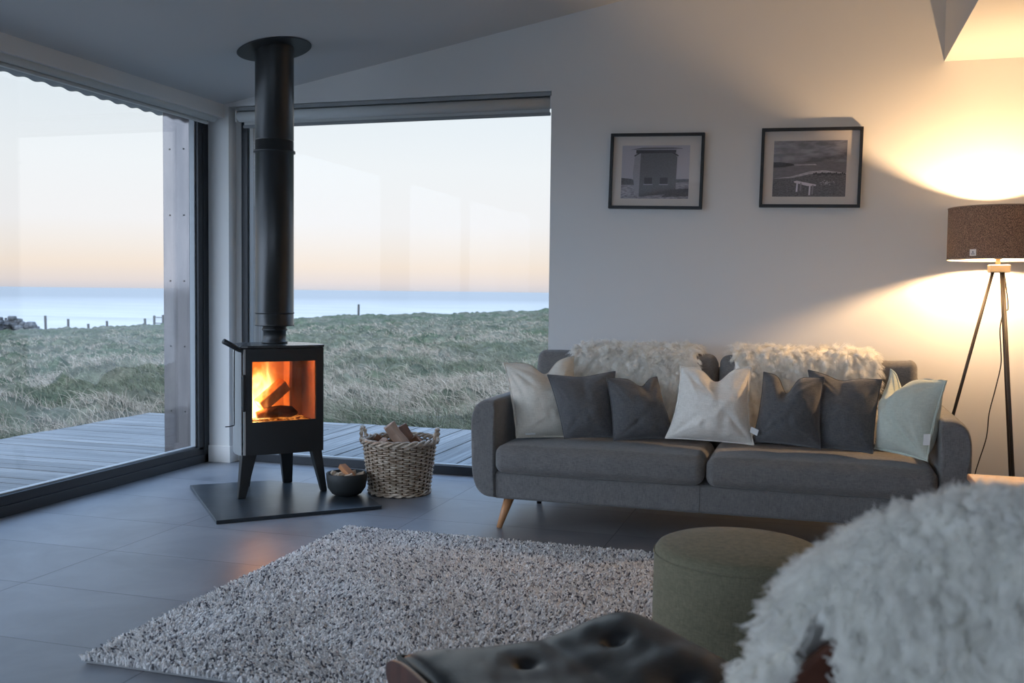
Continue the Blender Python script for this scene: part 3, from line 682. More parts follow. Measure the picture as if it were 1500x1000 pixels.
# poker
pk = G(); a = np.array([-3.085, 4.86, 0]);
pts = [(-.268, .03, .86), (-.272, .02, .845), (-.274, .02, .60), (-.276, .01, .445), (-.28, .0, .438), (-.31, -.02, .436), (-.335, -.03, .437)]
pk.tube([(-2.89 + x * .687 - y * .727, 5.05 + x * .727 + y * .687, z) for x, y, z in pts], .0032, 6)
tag(pk.obj('fire_poker', STEEL, smooth=True), 'thin hooked metal poker hanging at the left side of the stove', 'poker')

# ------------------------------------------------------------------ bowl and kindling
bc = (-2.553, 5.18); bz0 = .0205
bw = G(); prof = [(0, bz0), (.06, bz0), (.085, bz0 + .012), (.108, bz0 + .045), (.116, bz0 + .09), (.1175, bz0 + .128), (.1155, bz0 + .13), (.110, bz0 + .128), (.108, bz0 + .09), (.1, bz0 + .05), (.08, bz0 + .02), (0, bz0 + .012)]
bw.lathe(prof, bc, 56); tag(bw.obj('kindling_bowl', BOWL, smooth=True), 'matt black round bowl on the slate hearth holding kindling', 'bowl')
def stick(name, p0, p1, w, h, m, label, cat, group=None, irr=.0, wedge=False, bark=None, parent=None):
    p0 = Vector(p0); p1 = Vector(p1); L = (p1 - p0).length; q = (p1 - p0).to_track_quat('Z', 'Y')
    if wedge: sec = [(-w / 2, -h / 2), (w / 2, -h / 2), (w * .42, h * .1), (w * .1, h / 2), (-w * .45, h * .35)]
    else: sec = [(-w / 2, -h / 2), (w / 2, -h / 2), (w / 2, h / 2), (-w / 2, h / 2)]
    g = G(); n = len(sec); rows = 5; V = []
    for k in range(rows):
        for (a, b2) in sec: V.append((a + random.uniform(-irr, irr), b2 + random.uniform(-irr, irr), L * k / (rows - 1) + (random.uniform(-irr, irr) if k in (0, rows - 1) else 0)))
    Fc = [(k * n + i, k * n + (i + 1) % n, (k + 1) * n + (i + 1) % n, (k + 1) * n + i) for k in range(rows - 1) for i in range(n)] + [tuple(range(n))[::-1], tuple(range((rows - 1) * n, rows * n))]
    g.add(V, Fc)
    o = g.obj(name, m, bevel=.002, bseg=1); o.rotation_euler = q.to_euler(); o.location = p0
    return tag(o, label, cat, group)
stick('kindling_stick', (-2.465, 5.14, .10), (-2.59, 5.19, .185), .045, .028, KIND, 'orange brown kindling stick leaning out of the black bowl', 'kindling', irr=.002)
GK = 'pale kindling chips in the bowl'
for (a, b2) in (((-2.62, 5.14, .125), (-2.56, 5.19, .148)), ((-2.60, 5.20, .12), (-2.64, 5.16, .15)), ((-2.55, 5.11, .12), (-2.50, 5.15, .142)), ((-2.57, 5.24, .12), (-2.52, 5.2, .152)), ((-2.53, 5.16, .125), (-2.58, 5.12, .145)), ((-2.51, 5.21, .125), (-2.465, 5.23, .142)), ((-2.61, 5.23, .12), (-2.575, 5.27, .148))):
    stick('kindling_chip', a, b2, .028, .022, CHIP, 'small pale split kindling chip lying in the black bowl', 'kindling', GK, irr=.005)
for (a, b2) in (((-2.63, 5.2, .09), (-2.5, 5.16, .1)), ((-2.55, 5.11, .09), (-2.53, 5.25, .1)), ((-2.6, 5.13, .1), (-2.49, 5.22, .105))):
    stick('kindling_chip', a, b2, .04, .03, CHIP, 'small pale split kindling chip lying in the black bowl', 'kindling', GK, irr=.004)
# ------------------------------------------------------------------ basket and logs
kc = np.array([-2.335, 5.44]); kb, kt, kh = .172, .213, .315
bk = thing('wicker_basket', (kc[0], kc[1], 0), 'tall round woven wicker basket full of firewood beside the stove', 'basket')
kr = lambda z: kb + (kt - kb) * (z / kh) ** .85
g = G(); NS = 32; rows = 26
for i in range(rows):
    z = .012 + (kh - .03) * i / (rows - 1); pts = []
    for k in range(NS * 4):
        t = 2 * math.pi * k / (NS * 4); ph = math.sin(NS / 2 * t + (math.pi if i % 2 else 0)); rr = kr(z) + .0065 * ph
        pts.append((kc[0] + rr * math.cos(t), kc[1] + rr * math.sin(t), z + .0012 * math.sin(5 * t + i)))
    g.tube(pts, .0049, 6, closed=True)
g.obj('woven_side', WICK, bk, smooth=True)
g = G()
for k in range(NS):
    t = 2 * math.pi * (k + .5) / NS
    g.tube([(kc[0] + kr(z) * math.cos(t), kc[1] + kr(z) * math.sin(t), z) for z in (0, .1, .2, .3)], .0042, 6)
g.lathe([(0, .004), (kb, .004), (kb, .012), (0, .012)], kc, 40)
g.lathe([(kr(.01) - .008, .01), (kr(.15) - .008, .15), (kr(.29) - .008, .29)], kc, 40)
g.obj('stakes', WICKIN, bk, smooth=True)
g = G()
for s in range(3):
    pts = []
    for k in range(144):
        t = 2 * math.pi * k / 144; ph = 9 * t + s * 2 * math.pi / 3
        rr = kt + .006 + .013 * math.cos(ph); pts.append((kc[0] + rr * math.cos(t), kc[1] + rr * math.sin(t), kh + .002 + .011 * math.sin(ph)))
    g.tube(pts, .0075, 7, closed=True)
g.obj('braided_rim', WICK, bk, smooth=True); g = G()
for s in range(2):
    pts = []
    for k in range(144):
        t = 2 * math.pi * k / 144; ph = 9 * t + s * math.pi
        rr = kb + .008 + .006 * math.cos(ph); pts.append((kc[0] + rr * math.cos(t), kc[1] + rr * math.sin(t), .014 + .008 * math.sin(ph)))
    g.tube(pts, .0065, 7, closed=True)
g.obj('braided_base', WICK, bk, smooth=True)
for t0 in (R(188), R(8)):
    g = G(); ax = np.array([math.cos(t0), math.sin(t0), 0]); tv = np.array([-math.sin(t0), math.cos(t0), 0]); c0 = np.array([kc[0], kc[1], kh - .02]) + ax * (kt + .004)
    for s in range(2):
        pts = []
        for k in range(25):
            a = math.pi * k / 24; p = c0 + tv * (-.052 * math.cos(a)) + np.array([0, 0, 1]) * (.092 * math.sin(a)) + ax * (.012 * math.sin(a))
            q = 12 * a / math.pi * 2 + s * math.pi; p = p + ax * .006 * math.cos(q) + np.array([0, 0, 1]) * .005 * math.sin(q); pts.append(p)
        g.tube(pts, .0072, 7)
    g.obj('handle', WICK, bk, smooth=True)
def w(px, py, Y): return on_y(px, py, Y)
GL = 'firewood in the wicker basket'
stick('firewood_log', w(606, 672, 5.42), w(570, 622, 5.36), .085, .075, LOG, 'pale wedge of split firewood sticking highest out of the wicker basket', 'firewood', GL, irr=.004, wedge=True)
stick('firewood_log', w(612, 662, 5.55), w(588, 623, 5.52), .065, .06, LOGEND, 'short dark split log behind the pale wedge in the basket', 'firewood', GL, irr=.004, wedge=True)
stick('firewood_log', w(578, 672, 5.40), w(562, 644, 5.32), .06, .05, LOG, 'small split log tip just left of the pale wedge in the basket', 'firewood', GL, irr=.004, wedge=True)
stick('firewood_log', w(590, 668, 5.52), w(548, 642, 5.48), .07, .07, BARK, 'reddish bark covered log lying along the back left rim of the basket', 'firewood', GL, irr=.005, wedge=True)
stick('firewood_log', w(570, 675, 5.50), w(614, 642, 5.53), .06, .06, BARK, 'bark covered log lying low at the right inside the basket', 'firewood', GL, irr=.005, wedge=True)

# ------------------------------------------------------------------ rug
rx0, rx1, ry0, ry1 = -2.20, .56, 2.60, 4.47
rg = thing('shag_rug', ((rx0 + rx1) / 2, (ry0 + ry1) / 2, 0), 'large pale shaggy rug flecked with charcoal in front of the sofa', 'rug')
V, Fc = rbox(((rx0 + rx1) / 2, (ry0 + ry1) / 2, .0065), ((rx1 - rx0) / 2, (ry1 - ry0) / 2, .006), .005, 3)
mesh('backing', V, Fc, RUGM, rg)
sp = .0072; xs = np.arange(rx0, rx1, sp); ys = np.arange(ry0, ry1, sp); A, B = np.meshgrid(xs, ys); A = A.reshape(-1); B = B.reshape(-1); n = len(A)
A = A + rng.normal(0, sp * .4, n); B = B + rng.normal(0, sp * .4, n)
d = rng.normal(0, 1, (n, 2)); d[:, 0] += (vnoise2(A * 4, B * 4) - .5) * 2; d[:, 1] += (vnoise2(A * 4 + 9, B * 4) - .5) * 2
hgt = rng.uniform(.014, .024, n); T = np.linspace(0, 1, 4)[None]
P = np.zeros((n, 4, 3)); P[:, :, 0] = A[:, None] + d[:, :1] * .0065 * T ** 1.5; P[:, :, 1] = B[:, None] + d[:, 1:] * .0065 * T ** 1.5; P[:, :, 2] = .01 + hgt[:, None] * T ** .8
rad = np.array([.0028, .0033, .0033, .0020])[None] * rng.uniform(.85, 1.2, n)[:, None]
dk = (rng.random(n) + .5 * (vnoise2(A / .012, B / .012) - .5)) ; tint = np.where((dk < .11)[:, None], lin(104, 104, 110), np.where((rng.random(n) < .28)[:, None], lin(200, 198, 198), lin(246, 243, 240))) * rng.uniform(.82, 1.06, n)[:, None]
o = curves('pile', P, rad, tint, YARN, rg); o['kind'] = 'stuff'

# ------------------------------------------------------------------ sofa
sx0, sx1 = -1.662, .692; smx = (sx0 + sx1) / 2
so = thing('sofa', (smx, 5.2, 0), 'long grey upholstered two seater sofa on splayed wooden legs against the back wall', 'sofa')
def smooth_prof(pts, k=5): return catmull(pts, k)
for sgn in (-1, 1):
    pr = [(.048, .152), (.095, .158), (.135, .19), (.160, .26), (.170, .36), (.172, .47), (.168, .56), (.152, .615), (.12, .645), (.08, .655), (.045, .652)]
    pr = catmull(pr, 4) + [(.036, .64), (.034, .5), (.034, .3), (.034, .152)]
    ys = [4.765, 4.772, 4.79, 4.83, 5.0, 5.2, 5.4, 5.56, 5.60]; ins = [.03, .012, .003, 0, 0, 0, 0, 0, .02]
    base = smx + sgn * (abs(sx0 - smx) - .172)
    V = []; n = len(pr); c = np.array([.10, .4])
    for y, i_ in zip(ys, ins):
        for (a, z) in pr:
            dv = np.array([a, z]) - c; L = np.linalg.norm(dv); q = c + dv * (1 - i_ / L)
            rise = .0
            V.append((base + sgn * q[0], y, q[1] + rise))
    Fc = [(j * n + i, j * n + (i + 1) % n, (j + 1) * n + (i + 1) % n, (j + 1) * n + i) for j in range(len(ys) - 1) for i in range(n)] + [tuple(range(n))[::-1], tuple(range((len(ys) - 1) * n, len(ys) * n))]
    mesh('arm', V, Fc, SOFA, so, smooth=True).modifiers.new('wn', 'WEIGHTED_NORMAL')
xi0, xi1 = sx0 + .136, sx1 - .136
g = G(); V, Fc = rbox((smx, 5.175, .218), ((xi1 - xi0) / 2 + .01, .395, .068), .018, 8); g.add(V, Fc)
g.box(smx - .03 + .012, smx - .026 + .012, 4.7785, 4.80, .152, .284)
g.obj('base', SOFA, so, smooth=True)
# back frame with sloping ends
g = G(); bp = [(sx0 + .03, .16), (sx0 + .03, .60), (sx0 + .17, .78), (sx0 + .2, .80), (sx1 - .2, .80), (sx1 - .17, .78), (sx1 - .03, .60), (sx1 - .03, .16)]
g.prism(bp, 'y', 5.50, 5.62); g.obj('back_frame', SOFA, so, bevel=.02, bseg=4)
mid = -.474
for (a, b2, s) in ((xi0 + .003, mid - .004, 1), (mid + .004, xi1 - .003, 2)):
    V, Fc = rbox(((a + b2) / 2, 5.03, .357), ((b2 - a) / 2, .292, .069), .045, 12, (.0, .008, .014), 5, .006, s)
    mesh('seat_cushion', V, Fc, SOFA, so, smooth=True)
for (a, b2, s) in ((-1.475, mid - .004, 3), (mid + .004, .512, 4)):
    V, Fc = rbox((0, 0, 0), ((b2 - a) / 2, .085, .228), .05, 10, (.0, .028, .0), 5, .012, s)
    V = np.array(V); c, s_ = math.cos(R(-14)), math.sin(R(-14))
    Y = V[:, 1] * c - V[:, 2] * s_; Z = V[:, 1] * s_ + V[:, 2] * c; V[:, 1] = Y + 5.385; V[:, 2] = Z + .648; V[:, 0] += (a + b2) / 2
    if s == 4: V[:, 2] -= .028 * np.clip((V[:, 0] - .2) / .3, 0, 1) ** 2 * np.clip((V[:, 2] - .6) / .3, 0, 1) * (1 - np.clip((V[:, 0] - .42) / .06, 0, 1))
    mesh('back_cushion', V, Fc, SOFA, so, smooth=True)
for (x, y, dx, dy, m) in ((-1.47, 4.86, -.035, -.075, LEGW), (.50, 4.86, .035, -.075, LEGW), (-1.44, 5.40, -.03, .03, BLACKLEG), (.47, 5.40, .03, .03, BLACKLEG)):
    g = G(); g.tube([(x, y, .155), (x + dx, y + dy, 0.0)], [.027, .0135], 20); o = g.obj('leg', m, so, smooth=True)
    if m is LEGW: o['label'] = 'pale turned wooden leg'

# ------------------------------------------------------------------ pillows
def pillow(name, TL, TR, BR, BL, m, label, thick=.085, dent=.12, du=0.0, dw=.45, conc=.07, fold=.01, seed=0, flange=0, tagp=None, twist=0, bconc=.03, sideconc=None):
    TL, TR, BR, BL = [np.array(p, float) for p in (TL, TR, BR, BL)]
    n = 44; s = np.linspace(-1, 1, n)
    # denser near the rim
    s = np.sign(s) * (1 - (1 - np.abs(s)) ** 1.35)
    U, W = np.meshgrid(s, s)
    nrm = np.cross(TR - TL, BL - TL); nrm /= np.linalg.norm(nrm)
    if nrm[1] > 0: nrm = -nrm
    sc = sideconc if sideconc is not None else conc
    u = U * (1 - sc * (1 - W ** 2) * np.abs(U) ** 2)
    v = W * (1 - (np.where(W > 0, conc, bconc)) * (1 - U ** 2) * np.abs(W) ** 2)
    dn = np.exp(-((U - du) / dw) ** 2); v = v - dent * 2 * dn * np.clip((W + .4) / 1.4, 0, 1) ** 2.2
    P0 = .25 * ((1 - u)[..., None] * (1 + v)[..., None] * TL + (1 + u)[..., None] * (1 + v)[..., None] * TR + (1 + u)[..., None] * (1 - v)[..., None] * BR + (1 - u)[..., None] * (1 - v)[..., None] * BL)
    prof = ((1 - np.abs(U) ** 2.1) * (1 - np.abs(W) ** 2.1)).clip(0) ** .62 * (1.18 - .25 * (U * W) ** 2)
    prof *= 1 - .45 * dn * np.clip((W - .1) / .9, 0, 1)
    prof *= 1 + .12 * (-W)
    wr = np.zeros_like(U)
    for q in range(10):
        cu, cw = (random.choice((-1, 1)), random.choice((-1, 1))); ang = math.atan2(-cw, -cu) + random.uniform(-.5, .5); 
        d = (U - cu) * -math.sin(ang) + (W - cw) * math.cos(ang); L = (U - cu) * math.cos(ang) + (W - cw) * math.sin(ang)
        wr += random.uniform(-1.6, 1.6) * np.exp(-(d / .055) ** 2) * np.exp(-((L - .5) / .4) ** 2)
    wr += 1.2 * (vnoise2(U * 3 + seed, W * 3 + seed * 2) - .5) + .6 * (vnoise2(U * 7 + seed, W * 6) - .5)
    wr += 1.6 * np.exp(-((U - du - .05) / .09) ** 2) * np.clip(W, 0, 1) * -1
    V = []
    for sd in (1, -1):
        Q = P0 + nrm * (sd * thick * prof + fold * wr * prof * sd)[..., None]
        V.append(Q.reshape(-1, 3))
    idx = np.arange(n * n).reshape(n, n); Fc = []
    a = idx[:-1, :-1].reshape(-1); b = idx[:-1, 1:].reshape(-1); c = idx[1:, 1:].reshape(-1); d = idx[1:, :-1].reshape(-1)
    Fc += list(zip(a, b, c, d)); Fc += list(zip(a + n * n, d + n * n, c + n * n, b + n * n))
    bd = list(idx[0, :]) + list(idx[1:, -1]) + list(idx[-1, -2::-1]) + list(idx[-2:0:-1, 0])
    # rim points coincide; weld them
    rep = {int(i) + n * n: int(i) for i in bd}
    VV = np.concatenate(V); Fc = [tuple(rep.get(int(i), int(i)) for i in f) for f in Fc]
    cen = (TL + TR + BR + BL) / 4
    t = thing(name, (cen[0], cen[1], min(BL[2], BR[2])), label, 'cushion')
    o = mesh('cover', VV, Fc, m, t, smooth=True)
    md = o.modifiers.new('s', 'SUBSURF'); md.levels = 1; md.render_levels = 1
    rim = [VV[i] for i in bd]
    g = G(); g.tube(rim, .0035 if not flange else .0045, 6, closed=True); g.obj('seam_piping', m, t, smooth=True)
    if flange:
        R0 = np.array(rim); ce = R0.mean(0); out_ = R0 + (R0 - ce) / np.linalg.norm(R0 - ce, axis=1)[:, None] * flange
        k = len(rim); wob = np.array([.003 * math.sin(i * .7) for i in range(k)])[:, None] * nrm
        VF = np.concatenate([R0 + nrm * .001, out_ + wob + nrm * .001, out_ + wob - nrm * .001, R0 - nrm * .001])
        FF = []
        for i in range(k):
            j = (i + 1) % k
            FF += [(i, j, j + k, i + k), (i + k, j + k, j + 2 * k, i + 2 * k), (i + 2 * k, j + 2 * k, j + 3 * k, i + 3 * k)]
        mesh('flange', VF, FF, m, t, smooth=True)
    if tagp:
        p = np.array(tagp[0]); ex = np.array(tagp[1]); ez = np.array(tagp[2]); g = G()
        th = nrm * .0008
        g.add([p - th, p + ex - th, p + ex + ez - th, p + ez - th, p + th, p + ex + th, p + ex + ez + th, p + ez + th], [(0, 1, 2, 3), (7, 6, 5, 4), (0, 4, 5, 1), (1, 5, 6, 2), (2, 6, 7, 3), (3, 7, 4, 0)])
        g.obj('care_tag', TAG, t)
    return t
yb_, yt_ = 5.0, 5.10
w_ = on_y
pillow('throw_pillow', w_(738, 532, 5.02), w_(840, 522, 5.22), w_(848, 640, 5.08), w_(757, 640, 4.93), LINEN, 'cream linen cushion with peaked corners against the left sofa arm', .095, .17, .12, .30, .08, .013, 1, .008,
       ((w_(770, 637, 4.885)), (.05, .01, .004), (0, -.008, .010)))
pillow('throw_pillow', w_(802, 549, 4.99), w_(901, 544, 5.06), w_(901, 640, 4.97), w_(827, 642, 4.90), DARKC, 'plain dark grey square cushion overlapping the cream linen one', .085, .035, .0, .5, .06, .009, 2)
pillow('throw_pillow', w_(889, 553, 4.96), w_(962, 552, 5.10), w_(990, 642, 5.02), w_(899, 645, 4.90), DARKC, 'small dark grey cushion with a dented top left of the white cushion', .09, .13, .28, .30, .06, .012, 3)
pillow('throw_pillow', w_(997, 536, 4.98), w_(1101, 537, 5.02), w_(1104, 651, 4.92), w_(975, 641, 4.94), LINENW, 'bright off white linen cushion at the middle of the sofa', .10, .18, .05, .33, .08, .017, 4, .005,
       ((w_(1098, 633, 4.90)), (.035, .0, -.015), (.008, 0, .028)), sideconc=.12)
pillow('throw_pillow', w_(1119, 545, 5.02), w_(1207, 552, 4.98), w_(1202, 657, 4.89), w_(1102, 646, 4.95), DARKC, 'dark grey cushion with a deep V dent right of the white cushion', .095, .25, -.15, .25, .07, .013, 5)
pillow('throw_pillow', w_(1184, 542, 5.10), w_(1292, 556, 5.02), w_(1278, 664, 4.90), w_(1196, 655, 4.96), DARKC, 'large dark grey cushion beside the pale green linen cushion', .085, .06, -.1, .35, .06, .009, 6)
pillow('throw_pillow', w_(1305, 541, 5.16), w_(1386, 558, 4.84), w_(1358, 674, 4.78), w_(1282, 656, 4.95), SAGE, 'pale sage green linen cushion against the right sofa arm', .10, .27, -.35, .30, .09, .012, 7, .008,
       ((w_(1352, 652, 4.775)), (.028, .0, .002), (.002, 0, .05)))

# ------------------------------------------------------------------ fleece
def fleece(name, roots, nrm, parent, m, ln=.04, nper=55, spread=.012, base=np.array([1.0, .985, .945]), down=.35, rad0=.00055, K=9, curl=.006, seed=1, flow=None):
    rg_ = np.random.default_rng(seed); nc = len(roots)
    cl = np.repeat(np.arange(nc), nper); n = nc * nper
    a = np.cross(nrm, [0.13, .2, 1]); a /= np.linalg.norm(a, axis=1)[:, None]; b = np.cross(nrm, a)
    off = rg_.normal(0, spread, (n, 2)); r0 = roots[cl] + a[cl] * off[:, :1] + b[cl] * off[:, 1:]
    dirc = nrm + rg_.normal(0, .38, (nc, 3))
    if flow is not None: dirc = dirc + flow
    dirc /= np.linalg.norm(dirc, axis=1)[:, None]
    L = (ln * rg_.uniform(.7, 1.25, nc))[cl] * rg_.uniform(.75, 1.1, n)
    tip = roots[cl] + a[cl] * off[:, :1] * .12 + b[cl] * off[:, 1:] * .12
    T = np.linspace(0, 1, K)[None, :, None]
    base_p = r0[:, None] * (1 - T ** 1.2) + tip[:, None] * T ** 1.2
    dr = dirc[cl] + rg_.normal(0, .10, (n, 3))
    P = base_p + dr[:, None] * (L[:, None, None] * T)
    P[:, :, 2] -= down * L[:, None] * (T[..., 0] ** 2)
    ph = rg_.uniform(0, 6.28, nc)[cl][:, None]; fr = rg_.uniform(6, 10, nc)[cl][:, None]
    amp = curl * np.sin(T[..., 0] * np.pi * .8) ** 1
    P += a[cl][:, None] * (amp * np.sin(fr * T[..., 0] + ph))[..., None] + b[cl][:, None] * (amp * np.cos(fr * T[..., 0] + ph))[..., None]
    rad = rad0 * (1 - .6 * T[..., 0] ** 2) * np.ones((n, 1))
    tint = np.clip(base[None] * (rg_.uniform(.88, 1.04, nc)[cl] * rg_.uniform(.92, 1.05, n))[:, None], 0, 1)
    return curves(name, P, rad, tint, m, parent)
def drape(path, x0, x1, nu, nv, wig, seed, ends=None):
    """sheet over a profile path (y,z); returns points, normals on a grid"""
    pa = np.array(path); sg = np.r_[0, np.cumsum(np.hypot(*np.diff(pa, axis=0).T))]; tt = np.linspace(0, sg[-1], nv)
    py = np.interp(tt, sg, pa[:, 0]); pz = np.interp(tt, sg, pa[:, 1])
    dy = np.gradient(py); dz = np.gradient(pz); nl = np.hypot(dy, dz); ny_, nz_ = dz / nl, -dy / nl
    s = np.linspace(0, 1, nu); P = np.zeros((nv, nu, 3)); Nn = np.zeros((nv, nu, 3))
    for j in range(nv):
        f = tt[j] / sg[-1]; a = x0 + wig * (math.sin(f * 7 + seed) + .6 * math.sin(f * 15 + seed * 3)); b = x1 + wig * (math.sin(f * 6 + seed * 2) + .6 * math.sin(f * 13 + seed))
        if ends: a += ends(f)[0]; b += ends(f)[1]
        P[j, :, 0] = a + (b - a) * s; P[j, :, 1] = py[j]; P[j, :, 2] = pz[j]; Nn[j, :, 1] = ny_[j]; Nn[j, :, 2] = nz_[j]
    # ragged bottom
    dip = .05 * (vnoise2(s * 5 + seed, s * 0 + .5) - .5)
    P[-1, :, 2] += dip; P[-2, :, 2] += dip * .6
    return P, Nn
def sheet_mesh(name, P, m, parent, th=.006):
    nv, nu, _ = P.shape; idx = np.arange(nv * nu).reshape(nv, nu)
    Fc = np.stack([idx[:-1, :-1], idx[:-1, 1:], idx[1:, 1:], idx[1:, :-1]], -1).reshape(-1, 4)
    return mesh(name, P.reshape(-1, 3), Fc, m, parent, smooth=True, solid=th)
path = [(5.56, .74), (5.56, .85), (5.535, .895), (5.47, .912), (5.40, .905), (5.345, .875), (5.305, .80), (5.262, .72), (5.232, .62), (5.215, .52)]
def rough_roots(P, Nn, n, seed):
    r_ = np.random.default_rng(seed); nv, nu, _ = P.shape; j = r_.uniform(0, nv - 1.001, n); i = r_.uniform(0, nu - 1.001, n)
    j0 = j.astype(int); i0 = i.astype(int); fj = (j - j0)[:, None]; fi = (i - i0)[:, None]
    q = lambda A: (A[j0, i0] * (1 - fi) + A[j0, i0 + 1] * fi) * (1 - fj) + (A[j0 + 1, i0] * (1 - fi) + A[j0 + 1, i0 + 1] * fi) * fj
    nn = q(Nn); nn /= np.linalg.norm(nn, axis=1)[:, None]
    # hair near the two side edges points outwards
    e = (i / (nu - 1) - .5) * 2; nn[:, 0] += np.sign(e) * np.clip(np.abs(e) - .8, 0, 1) * 3.5
    nn /= np.linalg.norm(nn, axis=1)[:, None]
    return q(P), nn
for (x0, x1, sd, lab, flow, en) in ((-1.235, -.585, 1, 'fluffy ivory sheepskin draped over the left back cushion of the sofa', (-.0, -.1, -.75), lambda f: (0.0, .05 * max(0, f - .45))),
                          (-.395, .285, 2, 'fluffy ivory sheepskin draped over the right back cushion of the sofa', (.6, -.1, -.55), lambda f: (.06 * max(0, f - .45), 0))):
    sk = thing('sheepskin_throw', ((x0 + x1) / 2, 5.4, .9), lab, 'sheepskin')
    Pg, Ng = drape(path, x0, x1, 24, 30, .013, sd, en); sheet_mesh('hide', Pg, PELT, sk)
    rt_, nn_ = rough_roots(Pg, Ng, 2000, sd)
    fleece('fleece', rt_, nn_, sk, FUR, .052 if sd == 1 else .058, 34, .0085, down=.45, seed=sd, flow=np.array(flow), curl=.0055, rad0=.00075)

# ------------------------------------------------------------------ pictures
def picture(TL, TR, BL, label, kind):
    TL, TR, BL = map(np.array, (TL, TR, BL)); W = np.linalg.norm(TR - TL); H_ = np.linalg.norm(BL - TL); ex = (TR - TL) / W
    t = thing('framed_photograph', ((TL + TR) / 2).tolist(), label, 'picture'); ang = math.atan2(ex[2], ex[0])
    c = (TL + TR) / 2 + (BL - TL) / 2; YY = YB - .002
    def tf(x, z, d): return (c[0] + x * math.cos(ang) - z * math.sin(ang), YY - d, c[2] + x * math.sin(ang) + z * math.cos(ang))
    w2, h2 = W / 2, H_ / 2; fb = .017
    g = G()
    def bar(x0, x1, z0, z1, d0, d1, mi=0, gg=None):
        V = [tf(x, z, d) for x in (x0, x1) for d in (d0, d1) for z in (z0, z1)]; (gg or g).add(V, [(0, 1, 3, 2), (4, 6, 7, 5), (0, 4, 5, 1), (2, 3, 7, 6), (0, 2, 6, 4), (1, 5, 7, 3)], mi)
    bar(-w2, w2, h2 - fb, h2, 0, .03); bar(-w2, w2, -h2, -h2 + fb, 0, .03); bar(-w2, -w2 + fb, -h2 + fb, h2 - fb, 0, .03); bar(w2 - fb, w2, -h2 + fb, h2 - fb, 0, .03)
    g.obj('frame', BLACKF, t, bevel=.0015)
    pw, ph = .362 * W, .352 * H_; px_, pz_ = (-.012 * W, -.01 * H_)
    if kind == 1: px_, pz_ = -.01 * W, -.01 * H_
    g = G(); bar(-w2 + fb, w2 - fb, -h2 + fb, h2 - fb, .004, .008); g.obj('mat_board', MATB, t)
    g = G(); mats = []
    def poly(pts, m, lay):
        if m not in mats: mats.append(m)
        d = .0085 + .00025 * lay; V = [tf(px_ + x * pw, pz_ + z * ph, d) for x, z in pts]; g.add(V, [tuple(range(len(pts)))], mats.index(m))
    def pm(name, a, b=None, sc=60, st=(1, 1, 3), con=(.35, .65)):
        a = min(235, a * 1.18 + 12); b = None if b is None else min(235, b * 1.18 + 12)
        return mat(name, srgb(a, a * .97, a), .8, None if b is None else srgb(b, b * .97, b), sc, st, con, detail=6)
    if kind == 0:
        sky = pm('print_sky', 150); hill = pm('print_hill', 66, 92, 80); gr = pm('print_ground', 96, 150, 50, (1, 1, 4)); br = pm('print_brick', 76, 90, 90, (1, 1, 3)); lt = pm('print_light_side', 122, 134, 60); dk = pm('print_dark', 48); rf = pm('print_roof', 92)
        poly([(-1, -1), (1, -1), (1, 1), (-1, 1)], sky, 0)
        poly([(-1, -1), (1, -1), (1, -.26), (.6, -.27), (.2, -.3), (-.5, -.34), (-.7, -.26), (-1, -.22)], hill, 1)
        poly([(-1, -1), (1, -1), (1, -.36), (.4, -.42), (-.4, -.5), (-1, -.48)], gr, 2)
        poly([(.2, -.95), (1, -.9), (1, -.62), (.5, -.66)], hill, 3)
        poly([(-.56, -.93), (-.42, -.93), (-.42, .72), (-.6, .58), (-.62, .54), (-.66, -.1)], lt, 4)
        poly([(-.46, -.93), (.62, -.8), (.64, .56), (.6, .62), (.56, .72), (-.44, .72)], br, 5)
        poly([(-.58, .70), (.6, .72), (.6, .83), (-.58, .83)], dk, 6); poly([(-.76, .84), (.78, .87), (.78, .89), (.5, .92), (-.4, .92)], rf, 7)
        poly([(-.62, .58), (-.46, .70), (-.5, .72), (-.64, .62)], dk, 7); poly([(.66, .58), (.48, .72), (.54, .74), (.68, .62)], dk, 7)
        for x in (-.31, .15): poly([(x, -.45), (x + .23, -.45), (x + .23, -.21), (x, -.21)], dk, 7); poly([(x - .02, -.49), (x + .25, -.49), (x + .25, -.45), (x - .02, -.45)], lt, 8)
    else:
        sky = pm('print_cloud', 84, 124, 14, (1, 1, 3.5)); sea = pm('print_sea', 92, 106, 30, (1, 1, 6)); sf = pm('print_surf', 140, 170, 60, (1, 1, 3)); dk = pm('print_rock', 48, 62, 90); gr = pm('print_turf', 62, 104, 90, (1, 1, 3)); wh = pm('print_bench', 190); sd = pm('print_bench_shade', 120)
        poly([(-1, -1), (1, -1), (1, 1), (-1, 1)], sky, 0); poly([(-1, -1), (1, -1), (1, .24), (-1, .2)], sea, 1)
        poly([(-1, .04), (-.7, .06), (-.42, .12), (-.45, .17), (-.8, .24), (-1, .24)], dk, 2); poly([(-.42, .12), (.2, .12), (.16, .17), (-.2, .15), (-.42, .15)], sf, 3)
        poly([(-1, -.36), (-.5, -.28), (.0, -.1), (.4, -.06), (1, -.16), (1, -.2), (.4, -.14), (0, -.2), (-1, -.48)], sf, 4)
        poly([(-1, -1), (1, -1), (1, -.22), (.7, -.17), (.3, -.18), (0, -.23), (-.4, -.33), (-1, -.36)], gr, 5)
        for i in range(16): x = .1 + .055 * i; z = -.2 + .05 * math.sin(i * 1.9) * .5 + .02; poly([(x, z - .05), (x + .06, z - .05), (x + .05, z + .03), (x + .01, z + .02)], dk, 6)
        for i in range(22): x = .45 + .22 * math.cos(i * 1.3) * random.random(); z = -.52 + .1 * math.sin(i * 2.1) * random.random(); poly([(x, z), (x + .05, z), (x + .03, z + .03)], sf, 6)
